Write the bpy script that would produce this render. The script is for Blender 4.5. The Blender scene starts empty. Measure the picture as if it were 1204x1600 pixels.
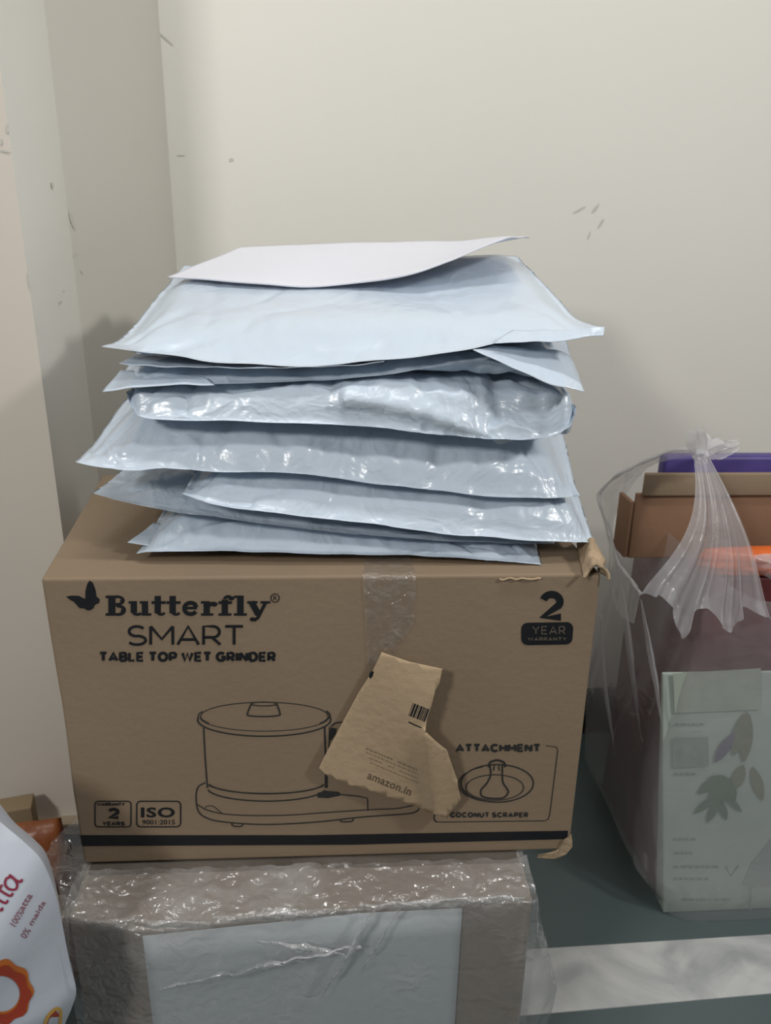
import bpy, bmesh, math, random
from mathutils import Vector, Matrix, noise
random.seed(7)
C = bpy.context.scene.collection
PI = math.pi

# ------------------------------------------------------------------ camera
F = 1200.0                       # focal length in pixels of a 1204x1600 frame
PITCH = math.radians(19.6); ROLL = math.radians(0.97); CAMZ = 0.95
FW = Vector((0, math.cos(PITCH), -math.sin(PITCH)))
_R0 = Vector((1, 0, 0)); _U0 = Vector((0, math.sin(PITCH), math.cos(PITCH)))
RT = math.cos(ROLL)*_R0 + math.sin(ROLL)*_U0
UP = -math.sin(ROLL)*_R0 + math.cos(ROLL)*_U0
EYE = Vector((0, 0, CAMZ))
cd = bpy.data.cameras.new('camera'); cam = bpy.data.objects.new('camera', cd); C.objects.link(cam)
M3 = Matrix((RT, UP, -FW)).transposed()
cam.matrix_world = Matrix.Translation(EYE) @ M3.to_4x4()
cd.sensor_fit = 'VERTICAL'; cd.sensor_height = 36.0; cd.lens = 36.0*F/1600.0
cd.clip_start = 0.01
cd.dof.use_dof = True; cd.dof.focus_distance = 0.74; cd.dof.aperture_fstop = 9.0
bpy.context.scene.camera = cam

# ------------------------------------------------------------------ world, lamps, exposure
w = bpy.data.worlds.new('world'); bpy.context.scene.world = w; w.use_nodes = True
_nt = w.node_tree; _bg = _nt.nodes['Background']
_tc = _nt.nodes.new('ShaderNodeTexCoord'); _sx = _nt.nodes.new('ShaderNodeSeparateXYZ'); _mr = _nt.nodes.new('ShaderNodeMapRange')
_nt.links.new(_tc.outputs['Generated'], _sx.inputs[0]); _nt.links.new(_sx.outputs['Z'], _mr.inputs[0]); _nt.links.new(_mr.outputs[0], _bg.inputs[1])
_mr.inputs[1].default_value = -.1; _mr.inputs[2].default_value = .9; _mr.inputs[3].default_value = .07; _mr.inputs[4].default_value = .30
_bg.inputs[0].default_value = (0.93, 0.96, 1.0, 1)
def area(name, loc, target, size, power, col, sy=None):
    l = bpy.data.lights.new(name, 'AREA'); l.energy = power; l.color = col
    l.shape = 'RECTANGLE'; l.size = size; l.size_y = sy or size
    o = bpy.data.objects.new(name, l); C.objects.link(o); o.location = loc
    o.rotation_euler = (Vector(target)-Vector(loc)).to_track_quat('-Z', 'Y').to_euler()
    return o
area('lamp_left', (-.78, -.62, 1.54), (0, 1.1, .8), .20, 11, (1, .985, .95))
area('lamp_right', (1.20, .05, 1.66), (0, 1.0, .85), .14, 11, (1, .985, .95))
area('ceiling_tube', (-.05, .42, 2.30), (-.05, .75, .7), 1.1, 10, (1, .99, .965), .07)
vs = bpy.context.scene.view_settings
vs.view_transform = 'Standard'; vs.look = 'None'; vs.gamma = 1; vs.exposure = -0.13
vs.use_curve_mapping = False

# ------------------------------------------------------------------ measuring helpers
def ray(px, py):
    return FW + RT*((px-602.0)/F) + UP*((800.0-py)/F)
def at_y(px, py, Y):             # point of the vertical plane Y = const
    d = ray(px, py); return EYE + d*(Y/d.y)
def at_z(px, py, Z):
    d = ray(px, py); return EYE + d*((Z-CAMZ)/d.z)
def at_fr(px, py, y0=.655, k=.061):   # vertical plane Y = y0 + k X
    d = ray(px, py); return EYE + d*(y0/(d.y-k*d.x))
def clamp(x, a=0., b=1.): return max(a, min(b, x))
def sstep(a, b, x):
    t = clamp((x-a)/(b-a)); return t*t*(3-2*t)
def lerp(a, b, t): return a+(b-a)*t
def pl(pts, x):                  # piecewise linear with smoothing-free interpolation
    if x <= pts[0][0]: return pts[0][1]
    for (a, b), (c, d) in zip(pts, pts[1:]):
        if x <= c: return b+(d-b)*(x-a)/(c-a)
    return pts[-1][1]
def catmull(P, n):
    P = [Vector(p) for p in P]; out = []
    for i in range(len(P)-1):
        p0 = P[i-1] if i > 0 else P[i]*2-P[i+1]; p1 = P[i]; p2 = P[i+1]
        p3 = P[i+2] if i+2 < len(P) else P[i+1]*2-P[i]
        for j in range(n):
            t = j/n
            out.append(.5*((2*p1)+(p2-p0)*t+(2*p0-5*p1+4*p2-p3)*t*t+(3*p1-p0-3*p2+p3)*t**3))
    out.append(P[-1]); return out
def resample(P, n):
    L = [0]
    for a, b in zip(P, P[1:]): L.append(L[-1]+(b-a).length)
    out = []; k = 0
    for i in range(n+1):
        s = L[-1]*i/n
        while k < len(P)-2 and L[k+1] < s: k += 1
        t = (s-L[k])/max(1e-9, L[k+1]-L[k]); out.append(P[k].lerp(P[k+1], clamp(t)))
    return out
def nz(v, s, o=0): return noise.noise(Vector((v[0]*s+o, v[1]*s+o*1.7, v[2]*s-o)))
def ridg(v, s, o=0): return 1-abs(nz(v, s, o))*2.2

# ------------------------------------------------------------------ object helpers
def link(name, me, mat=None, parent=None, smooth=True):
    o = bpy.data.objects.new(name, me); C.objects.link(o)
    if mat:
        me.materials.append(mat)
    if smooth:
        for p in me.polygons: p.use_smooth = True
    if parent: 
        o.parent = parent; o.matrix_parent_inverse = parent.matrix_basis.inverted()
    return o
def mesh(name, verts, faces, mat=None, parent=None, smooth=True):
    me = bpy.data.meshes.new(name); me.from_pydata([tuple(v) for v in verts], [], faces); me.update()
    return link(name, me, mat, parent, smooth)
def empty(name, loc, label, cat, group=None):
    o = bpy.data.objects.new(name, None); C.objects.link(o); o.location = loc; o.empty_display_size = .02
    tag(o, label, cat, group); return o
def tag(o, label=None, cat=None, group=None, kind=None):
    if label: o['label'] = label
    if cat: o['category'] = cat
    if group: o['group'] = group
    if kind: o['kind'] = kind
    return o
def grid(name, fn, nu, nv, mat, parent=None, thick=0, smooth=True):
    V = [fn(i/nu, j/nv) for j in range(nv+1) for i in range(nu+1)]
    Fc = [(j*(nu+1)+i, j*(nu+1)+i+1, (j+1)*(nu+1)+i+1, (j+1)*(nu+1)+i) for j in range(nv) for i in range(nu)]
    o = mesh(name, V, Fc, mat, parent, smooth)
    if thick:
        m = o.modifiers.new('thickness', 'SOLIDIFY'); m.thickness = thick; m.offset = 0
    return o
def hexa(name, c8, mat, parent=None, bev=.003, sub=0, segs=3):
    # c8: bottom FL,FR,BR,BL then top FL,FR,BR,BL
    o = mesh(name, c8, [(3, 2, 1, 0), (4, 5, 6, 7), (0, 1, 5, 4), (1, 2, 6, 5), (2, 3, 7, 6), (3, 0, 4, 7)], mat, parent, False)
    if bev:
        m = o.modifiers.new('bevel', 'BEVEL'); m.width = bev; m.segments = segs
        m.limit_method = 'NONE'; 
        for p in o.data.polygons: p.use_smooth = True
        m.harden_normals = False
    return o
def box8(x0, x1, y0, y1, z0, z1, yaw=0):
    c = [(x0, y0, z0), (x1, y0, z0), (x1, y1, z0), (x0, y1, z0), (x0, y0, z1), (x1, y0, z1), (x1, y1, z1), (x0, y1, z1)]
    cx, cy = x0, y0
    s, k = math.sin(yaw), math.cos(yaw)
    return [Vector((cx+(x-cx)*k-(y-cy)*s, cy+(x-cx)*s+(y-cy)*k, z)) for x, y, z in c]

# ------------------------------------------------------------------ materials
def mat(name, col, rough=.6, spec=.5, nscale=None, ndark=.85, bump=0, bscale=60, bdet=4, coat=0, metallic=0):
    m = bpy.data.materials.new(name); m.use_nodes = True; nt = m.node_tree; N = nt.nodes; L = nt.links
    b = N['Principled BSDF']; b.inputs['Base Color'].default_value = (*col, 1)
    b.inputs['Roughness'].default_value = rough; b.inputs['Specular IOR Level'].default_value = spec
    b.inputs['Coat Weight'].default_value = coat; b.inputs['Metallic'].default_value = metallic
    tc = N.new('ShaderNodeTexCoord')
    if nscale:
        n = N.new('ShaderNodeTexNoise'); n.inputs['Scale'].default_value = nscale; n.inputs['Detail'].default_value = 5
        L.new(tc.outputs['Object'], n.inputs['Vector'])
        r = N.new('ShaderNodeValToRGB'); r.color_ramp.elements[0].position = .3; r.color_ramp.elements[1].position = .7
        r.color_ramp.elements[0].color = (*[c*ndark for c in col], 1); r.color_ramp.elements[1].color = (*col, 1)
        L.new(n.outputs['Fac'], r.inputs['Fac']); L.new(r.outputs['Color'], b.inputs['Base Color'])
    if bump:
        n2 = N.new('ShaderNodeTexNoise'); n2.inputs['Scale'].default_value = bscale; n2.inputs['Detail'].default_value = bdet
        L.new(tc.outputs['Object'], n2.inputs['Vector'])
        bp = N.new('ShaderNodeBump'); bp.inputs['Strength'].default_value = bump; bp.inputs['Distance'].default_value = .01
        L.new(n2.outputs['Fac'], bp.inputs['Height']); L.new(bp.outputs['Normal'], b.inputs['Normal'])
    return m

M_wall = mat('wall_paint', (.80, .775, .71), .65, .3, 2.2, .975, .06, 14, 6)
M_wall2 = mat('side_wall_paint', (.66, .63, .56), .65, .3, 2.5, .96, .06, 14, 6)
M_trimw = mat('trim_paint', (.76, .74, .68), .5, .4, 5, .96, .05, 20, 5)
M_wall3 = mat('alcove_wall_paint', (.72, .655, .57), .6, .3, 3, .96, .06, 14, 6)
M_card = mat('corrugated_cardboard', (.29, .214, .143), .75, .25, 9, .93, .05, 120, 3)
M_card2 = mat('cardboard_inner', (.46, .34, .22), .8, .2, 40, .85, .25, 160, 3)
M_cardr = mat('red_brown_cardboard', (.27, .155, .095), .7, .25, 9, .93, .05, 120, 3)
M_cardg = mat('grey_cardboard', (.30, .26, .22), .7, .25, 9, .93, .05, 120, 3)
M_ink = mat('black_ink', (.014, .015, .018), .55, .3, 90, .8)
M_inkt = mat('thin_ink', (.03, .03, .03), .6, .3)
M_kraft = mat('kraft_paper', (.47, .345, .22), .8, .2, 16, .93, .12, 90, 4)
M_kprint = mat('kraft_print', (.14, .10, .065), .8, .2)
M_white = mat('envelope_paper', (.79, .795, .86), .55, .3, 12, .98, .04, 60, 3)
M_lab = mat('paper_panel', (.52, .56, .58), .5, .4, 8, .95)
M_floor = mat('green_floor_tile', (.10, .135, .135), .35, .5, 3, .8, .03, 30, 4)
M_skirt = mat('black_skirting', (.02, .022, .022), .3, .5)
M_skt = mat('skirting_cap', (.34, .28, .20), .6, .4)

def poly_mat(name='poly_mailer_film', bs=.55, d1=.012):
    m = bpy.data.materials.new(name); m.use_nodes = True; nt = m.node_tree; N = nt.nodes; L = nt.links
    b = N['Principled BSDF']; b.inputs['Base Color'].default_value = (.62, .705, .80, 1)
    b.inputs['Roughness'].default_value = .30; b.inputs['Specular IOR Level'].default_value = .5
    b.inputs['Coat Weight'].default_value = .15; b.inputs['Coat Roughness'].default_value = .12
    tc = N.new('ShaderNodeTexCoord')
    mp = N.new('ShaderNodeMapping'); mp.inputs['Scale'].default_value = (1, .8, 1.3); mp.inputs['Rotation'].default_value = (0, 0, .5)
    L.new(tc.outputs['Object'], mp.inputs['Vector'])
    n1 = N.new('ShaderNodeTexNoise'); n1.inputs['Scale'].default_value = 16; n1.inputs['Detail'].default_value = 3; n1.inputs['Distortion'].default_value = .9
    n2 = N.new('ShaderNodeTexNoise'); n2.inputs['Scale'].default_value = 60; n2.inputs['Detail'].default_value = 4; n2.inputs['Distortion'].default_value = .4
    for n in (n1, n2): L.new(mp.outputs['Vector'], n.inputs['Vector'])
    # folded ridges: abs(noise-.5)
    s = N.new('ShaderNodeMath'); s.operation = 'SUBTRACT'; s.inputs[1].default_value = .5; L.new(n1.outputs['Fac'], s.inputs[0])
    a = N.new('ShaderNodeMath'); a.operation = 'ABSOLUTE'; L.new(s.outputs[0], a.inputs[0])
    k = N.new('ShaderNodeMath'); k.operation = 'MULTIPLY_ADD'; k.inputs[1].default_value = -1.0; L.new(a.outputs[0], k.inputs[0])
    q = N.new('ShaderNodeMath'); q.operation = 'MULTIPLY'; q.inputs[1].default_value = .16; L.new(n2.outputs['Fac'], q.inputs[0]); L.new(q.outputs[0], k.inputs[2])
    bp = N.new('ShaderNodeBump'); bp.inputs['Strength'].default_value = bs; bp.inputs['Distance'].default_value = d1
    L.new(k.outputs[0], bp.inputs['Height']); L.new(bp.outputs['Normal'], b.inputs['Normal']); L.new(bp.outputs['Normal'], b.inputs['Coat Normal'])
    return m
M_poly = poly_mat(); M_polys = poly_mat('smooth_mailer_film', .22)

def film_mat(name, alpha, white, rough, bumps, bscale, cloud=0, gb=.06):
    m = bpy.data.materials.new(name); m.use_nodes = True; nt = m.node_tree; N = nt.nodes; L = nt.links
    N.remove(N['Principled BSDF']); out = N['Material Output']
    tr = N.new('ShaderNodeBsdfTransparent'); tr.inputs[0].default_value = (.97, .97, .97, 1)
    df = N.new('ShaderNodeBsdfDiffuse'); df.inputs[0].default_value = (*white, 1)
    tl = N.new('ShaderNodeBsdfTranslucent'); tl.inputs[0].default_value = (*white, 1)
    gl = N.new('ShaderNodeBsdfGlossy'); gl.inputs['Roughness'].default_value = rough; gl.inputs[0].default_value = (1, 1, 1, 1)
    a = N.new('ShaderNodeMixShader'); a.inputs[0].default_value = .4; L.new(df.outputs[0], a.inputs[1]); L.new(tl.outputs[0], a.inputs[2])
    b = N.new('ShaderNodeMixShader'); b.inputs[0].default_value = alpha; L.new(tr.outputs[0], b.inputs[1]); L.new(a.outputs[0], b.inputs[2])
    tc = N.new('ShaderNodeTexCoord')
    if cloud:
        n = N.new('ShaderNodeTexNoise'); n.inputs['Scale'].default_value = cloud; n.inputs['Detail'].default_value = 4
        L.new(tc.outputs['Object'], n.inputs['Vector'])
        mr = N.new('ShaderNodeMapRange'); mr.inputs[1].default_value = .45; mr.inputs[2].default_value = .75
        mr.inputs[3].default_value = alpha*.45; mr.inputs[4].default_value = min(1, alpha*2.2)
        L.new(n.outputs['Fac'], mr.inputs[0]); L.new(mr.outputs[0], b.inputs[0])
    lw = N.new('ShaderNodeLayerWeight'); lw.inputs['Blend'].default_value = .5
    pw = N.new('ShaderNodeMath'); pw.operation = 'POWER'; pw.inputs[1].default_value = 4; L.new(lw.outputs['Facing'], pw.inputs[0])
    fr = N.new('ShaderNodeMath'); fr.operation = 'MULTIPLY_ADD'; fr.inputs[1].default_value = .7; fr.inputs[2].default_value = gb; L.new(pw.outputs[0], fr.inputs[0])
    g = N.new('ShaderNodeMixShader'); L.new(fr.outputs[0], g.inputs[0]); L.new(b.outputs[0], g.inputs[1]); L.new(gl.outputs[0], g.inputs[2])
    L.new(g.outputs[0], out.inputs[0])
    if bumps:
        n2 = N.new('ShaderNodeTexNoise'); n2.inputs['Scale'].default_value = bscale; n2.inputs['Detail'].default_value = 3; n2.inputs['Distortion'].default_value = .8
        L.new(tc.outputs['Object'], n2.inputs['Vector'])
        bp = N.new('ShaderNodeBump'); bp.inputs['Strength'].default_value = bumps; bp.inputs['Distance'].default_value = .01
        L.new(n2.outputs['Fac'], bp.inputs['Height'])
        for s in (df, gl): L.new(bp.outputs['Normal'], s.inputs['Normal'])
    return m
M_wrap = film_mat('clear_wrap_film', .24, (.80, .79, .78), .12, .75, 48, 9, .09)
M_wrapd = film_mat('bunched_wrap_film', .42, (.85, .85, .85), .14, 1.0, 75, 18, .14)
M_bag = film_mat('carrier_bag_film', .26, (.78, .78, .80), .22, .35, 26)
M_bagd = film_mat('gathered_bag_film', .5, (.86, .85, .88), .22, .3, 30)
M_tape = film_mat('packing_tape_film', .20, (.66, .61, .56), .16, .6, 90, 70)

# ------------------------------------------------------------------ the room
TH = math.radians(5.5)
def room(r, d, z=0): return Vector((r*math.cos(TH)-d*math.sin(TH), r*math.sin(TH)+d*math.cos(TH), z))
HW = 2.6
def wallq(name, a, b, m, z0=0, z1=HW, t=.06):
    a = Vector(a); b = Vector(b); d = (b-a).normalized(); n = Vector((-d.y, d.x, 0))*t
    c = [a, b, b+n, a+n]
    o = hexa(name, [Vector((p.x, p.y, z0)) for p in c]+[Vector((p.x, p.y, z1)) for p in c], m, None, 0)
    tag(o, kind='structure'); return o
dP, dB = .90, 1.30
cornr = room(-.213, dB)
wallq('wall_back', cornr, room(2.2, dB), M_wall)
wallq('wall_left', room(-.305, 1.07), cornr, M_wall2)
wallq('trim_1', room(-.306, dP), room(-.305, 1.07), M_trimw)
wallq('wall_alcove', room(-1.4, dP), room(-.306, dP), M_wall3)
fl = hexa('floor', box8(-1.6, 2.3, -1.2, 1.7, -.05, 0), M_floor, None, 0); tag(fl, kind='structure')
# skirting of the alcove wall: cap and black tile
wallq('baseboard_left', room(-1.4, dP-.012), room(-.306, dP-.012), M_skirt, 0, .17, .012)
wallq('trim_2', room(-1.4, dP-.018), room(-.306, dP-.018), M_skt, .17, .187, .018)
wallq('baseboard_back', room(-.2, dB-.012), room(2.2, dB-.012), M_skirt, 0, .1, .012)
def marble():
    m = mat('white_marble', (.60, .60, .585), .25, .5)
    nt = m.node_tree; N = nt.nodes; L = nt.links; tc = N.new('ShaderNodeTexCoord')
    n = N.new('ShaderNodeTexNoise'); n.inputs['Scale'].default_value = 7; n.inputs['Detail'].default_value = 6; n.inputs['Distortion'].default_value = 1.6
    L.new(tc.outputs['Object'], n.inputs['Vector'])
    r = N.new('ShaderNodeValToRGB'); r.color_ramp.elements[0].position = .38; r.color_ramp.elements[1].position = .62
    r.color_ramp.elements[0].color = (.40, .41, .41, 1); r.color_ramp.elements[1].color = (.62, .62, .60, 1)
    L.new(n.outputs['Fac'], r.inputs['Fac']); L.new(r.outputs['Color'], N['Principled BSDF'].inputs['Base Color']); return m
a = at_z(866, 1482, 0); b = at_z(1204, 1461, 0); c = at_z(1204, 1553, 0); d = at_z(848, 1585, 0)
e1 = (b-a); e2 = (c-d)
q = [d-e2*1.2, c+e2*2, b+e1*2, a-e1*1.2]
o = hexa('trim_3', [Vector((p.x, p.y, 0)) for p in q]+[Vector((p.x, p.y, .0015)) for p in q], marble(), None, 0); tag(o, kind='structure')
# plaster scuffs on the walls
def scuff(px, py, w_, h_, ang, plane, m, n=14):
    V = []
    for i in range(n):
        t = 2*PI*i/n; rr = 1+.35*nz((math.cos(t)*2, math.sin(t)*2, px), 1, py)
        x = math.cos(t)*w_*rr; y = math.sin(t)*h_*rr
        V.append(plane(px+x*math.cos(ang)-y*math.sin(ang), py+x*math.sin(ang)+y*math.cos(ang)))
    return V, [tuple(range(n))]
M_scuff = mat('wall_scuff', (.60, .575, .515), .8, .2)
M_scuffd = mat('wall_scuff_dark', (.22, .20, .17), .8, .2)
kb = math.tan(TH)
wb = lambda x, y: at_fr(x, y, dB/math.cos(TH)-.0006, kb)
V = []; Fc = []
for s in [(260, 62, 15, 2.0, .75), (361, 250, 4, 3, 0), (905, 328, 12, 2, -.5), (930, 326, 10, 2.5, -.9), (938, 350, 9, 2, -1.0), (282, 243, 7, 1.2, 0), (920, 368, 7, 1.5, -1.2)]:
    v, f = scuff(*s, wb, None); Fc += [tuple(i+len(V) for i in f[0])]; V += v
o = mesh('trim_4', V, Fc, M_scuff); tag(o, kind='structure')

def seg_plane(a_, b_, lift):
    d_ = (b_-a_).normalized(); n_ = Vector((d_.y, -d_.x, 0))
    def f_(x, y):
        r_ = ray(x, y); t = (a_+n_*lift-EYE).dot(n_)/r_.dot(n_); return EYE+r_*t
    return f_
for nm, pln, L_ in (('trim_5', seg_plane(room(-.306, dP), room(-.305, 1.07), .0008), [(95, 473, 4, 1.6, -.9), (100, 455, 2, 1, 0), (82, 290, 5, 2, 1.4)]),
                    ('trim_6', seg_plane(room(-.305, 1.07), cornr, .0008), [(118, 399, 5, 1.8, -.5), (113, 345, 14, 3, 1.3), (128, 425, 3, 1, 1), (92, 262, 2, 1, 0)]),
                    ('trim_7', lambda x, y: at_fr(x, y, (dP-.0008)/math.cos(TH), kb), [(2, 222, 5, 2, 1.5), (12, 200, 3, 8, .1), (8, 236, 9, 2, .2), (45, 440, 14, 1.5, 1.4)])):
    V = []; Fc = []
    for q_ in L_:
        v, f = scuff(*q_, pln, None); Fc += [tuple(i+len(V) for i in f[0])]; V += v
    o = mesh(nm, V, Fc, M_scuff); tag(o, kind='structure')

# ------------------------------------------------------------------ printing helpers (ink laid on a surface)
def arc(cx, cy, rx, ry, a0, a1, n=10): return [(cx+rx*math.cos(math.radians(a0+(a1-a0)*i/n)), cy+ry*math.sin(math.radians(a0+(a1-a0)*i/n))) for i in range(n+1)]
_S = arc(.42, .73, .36, .27, 35, 270)+arc(.42, .24, .40, .24, 90, -150)
SF = {'A': (.95, [[(0, 0), (.475, 1), (.95, 0)], [(.18, .28), (.77, .28)]]),
 'B': (.75, [[(0, 0), (0, 1), (.42, 1)]+arc(.42, .76, .28, .24, 80, -90)+[(0, .52)], [(.42, .52)]+arc(.45, .26, .32, .26, 80, -90)+[(0, 0)]]),
 'C': (.9, [arc(.5, .5, .5, .5, 45, 315, 18)]), 'D': (.85, [[(0, 0), (0, 1), (.35, 1)]+arc(.38, .5, .47, .5, 85, -85, 14)+[(.35, 0), (0, 0)]]),
 'E': (.7, [[(.7, 1), (0, 1), (0, 0), (.7, 0)], [(0, .5), (.62, .5)]]), 'G': (.95, [arc(.5, .5, .5, .5, 45, 330, 18)+[(.97, .48), (.55, .48)]]),
 'H': (.82, [[(0, 0), (0, 1)], [(.82, 0), (.82, 1)], [(0, .5), (.82, .5)]]), 'I': (0, [[(0, 0), (0, 1)]]), 'L': (.62, [[(0, 1), (0, 0), (.62, 0)]]),
 'M': (1.0, [[(0, 0), (0, 1)], [(0, 1), (.5, .3), (1, 1)], [(1, 1), (1, 0)]]), 'N': (.85, [[(0, 0), (0, 1)], [(0, 1), (.85, 0)], [(.85, 0), (.85, 1)]]),
 'O': (1.0, [arc(.5, .5, .5, .5, 0, 360, 24)]), 'P': (.72, [[(0, 0), (0, 1), (.42, 1)]+arc(.42, .7, .3, .3, 80, -90)+[(0, .4)]]),
 'R': (.76, [[(0, 0), (0, 1), (.42, 1)]+arc(.42, .7, .3, .3, 80, -90)+[(0, .4)], [(.38, .4), (.76, 0)]]), 'S': (.82, [_S]),
 'T': (.8, [[(0, 1), (.8, 1)], [(.4, 1), (.4, 0)]]), 'U': (.84, [[(0, 1), (0, .4)]+arc(.42, .4, .42, .4, 180, 360)+[(.84, 1)]]),
 'W': (1.25, [[(0, 1), (.31, 0), (.625, .95), (.94, 0), (1.25, 1)]]), 'Y': (.86, [[(0, 1), (.43, .45), (.86, 1)], [(.43, .45), (.43, 0)]]),
 '2': (.8, [arc(.4, .68, .38, .32, 165, -30, 12)+[(.0, .0), (.82, .0)]])}
class Ink:
    def __init__(s, plane): s.V = []; s.F = []; s.plane = plane; s.k = 0
    def poly(s, pts):
        s.k += 1; i = len(s.V); s.V += [s.plane(x, y, s.k) for x, y in pts]; s.F.append(tuple(range(i, i+len(pts))))
    def rect(s, x0, y0, x1, y1): s.poly([(x0, y0), (x1, y0), (x1, y1), (x0, y1)])
    def stroke(s, pts, w_, smooth=False, closed=False):
        P = [Vector((x, y)) for x, y in pts]
        if smooth: P = catmull([Vector((p.x, p.y, 0)) for p in P], 8); P = [Vector((p.x, p.y)) for p in P]
        s.k += 1; i0 = len(s.V); n = len(P)
        for i, p in enumerate(P):
            if closed: t = P[(i+1) % n]-P[i-1]
            else: t = P[min(i+1, n-1)]-P[max(i-1, 0)]
            t.normalize(); nn = Vector((-t.y, t.x))*w_/2
            for q_ in (p+nn, p-nn): s.V.append(s.plane(q_.x, q_.y, s.k))
        for i in range(n if closed else n-1):
            a = i0+2*i; b = i0+2*((i+1) % n); s.F.append((a, b, b+1, a+1))
    def ell(s, cx, cy, rx, ry, w_, a0=0, a1=360, n=40):
        full = abs(a1-a0) >= 360
        pts = [(cx+rx*math.cos(math.radians(a0+(a1-a0)*i/n)), cy+ry*math.sin(math.radians(a0+(a1-a0)*i/n))) for i in range(n if full else n+1)]
        s.stroke(pts, w_, closed=full)
    def text(s, txt, x0, y0, x1, y1, bold=0, warp=None):
        cu = bpy.data.curves.new('t', 'FONT'); cu.body = txt; cu.offset = bold; cu.resolution_u = 3
        cu.space_character = 1.0+bold*3
        ob = bpy.data.objects.new('t', cu); C.objects.link(ob)
        dg = bpy.context.evaluated_depsgraph_get(); me = bpy.data.meshes.new_from_object(ob.evaluated_get(dg))
        xs = [v.co.x for v in me.vertices]; ys = [v.co.y for v in me.vertices]
        ax, bx, ay, by = min(xs), max(xs), min(ys), max(ys); s.k += 1; i0 = len(s.V)
        for v in me.vertices:
            u = (v.co.x-ax)/(bx-ax); t = (by-v.co.y)/(by-ay); X = x0+(x1-x0)*u; Y = y0+(y1-y0)*t
            if warp: X, Y = warp(X, Y)
            s.V.append(s.plane(X, Y, s.k))
        for p in me.polygons: s.F.append(tuple(i0+i for i in p.vertices))
        bpy.data.objects.remove(ob); bpy.data.meshes.remove(me); bpy.data.curves.remove(cu)
    def caps(s, txt, x0, y0, x1, y1, wd, gap=.22):
        ws = [(.45 if c == ' ' else SF[c][0]+gap) for c in txt]; W = sum(ws)-gap; H = y1-y0
        sx = (x1-x0-wd)/(W); hx = wd/2; x = 0
        for c, w_ in zip(txt, ws):
            if c != ' ':
                for st in SF[c][1]:
                    s.stroke([(x0+hx+(x+u)*sx, y1-hx-v*(H-wd)) for u, v in st], wd)
            x += w_
    def build(s, name, m, parent, label=None):
        o = mesh(name, s.V, s.F, m, parent, False)
        if label: o['label'] = label
        return o

# ------------------------------------------------------------------ printed carton under the mailers
Y0, K = .655, .061
fp = lambda x, y: at_fr(x, y, Y0, K)
TL = fp(62, 893); TR = fp(940, 907); BR = fp(888, 1337); BL = fp(130, 1340)
zt = (TL.z+TR.z)/2; zb = (BL.z+BR.z)/2
TL = at_z(62, 891, zt); TR = at_z(938, 906, zt); BTL = at_z(160, 742, zt); BTR = TR+(BTL-TL)+Vector((.02, .01, 0))
TL = fp(62, 891); TR = fp(938, 905); TL.z = TR.z = zt
BL.z = BR.z = zb
dep = Vector((-.018, .315, 0))
BBL = BL+dep; BBR = BR+dep
BOXTOP, BOXBOT = zt, zb
carton = empty('printed_carton', ((BL+BR)/2+dep/2), 'brown printed cardboard carton for a table top grinder, below the stack of mailers', 'carton')
def cf(u, v):   # body: u around? front panel with a slightly uneven left edge
    return None
# body built as a rounded six-sided shell with subdivided front left edge
def carton_body():
    n = 10; V = []; Fc = []
    for j in range(n+1):
        t = j/n; py = lerp(1340, 891, t)
        l = BL.lerp(TL, t); lx = pl([(891, 62), (1000, 79), (1090, 95), (1200, 108), (1340, 130)], py)
        l = fp(lx, py); l.z = lerp(zb, zt, t)
        r = BR.lerp(TR, t); rb = BBR.lerp(BTR, t); lb = BBL.lerp(BTL, t)
        lb = Vector((lb.x, lb.y, l.z))
        V += [l, r, rb, lb]
    for j in range(n):
        a = 4*j
        for k in range(4): Fc.append((a+k, a+(k+1) % 4, a+4+(k+1) % 4, a+4+k))
    Fc.append((3, 2, 1, 0)); e = 4*n; Fc.append((e, e+1, e+2, e+3))
    o = mesh('body', V, Fc, M_card, carton, False)
    m = o.modifiers.new('b', 'BEVEL'); m.width = .0028; m.segments = 3; m.limit_method = 'ANGLE'; m.angle_limit = math.radians(40)
    return o
carton_body()
LIFT = .0005
def fplane(x, y, k=0): return at_fr(x, y, Y0-LIFT-.000012*(k % 12), K)
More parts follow.
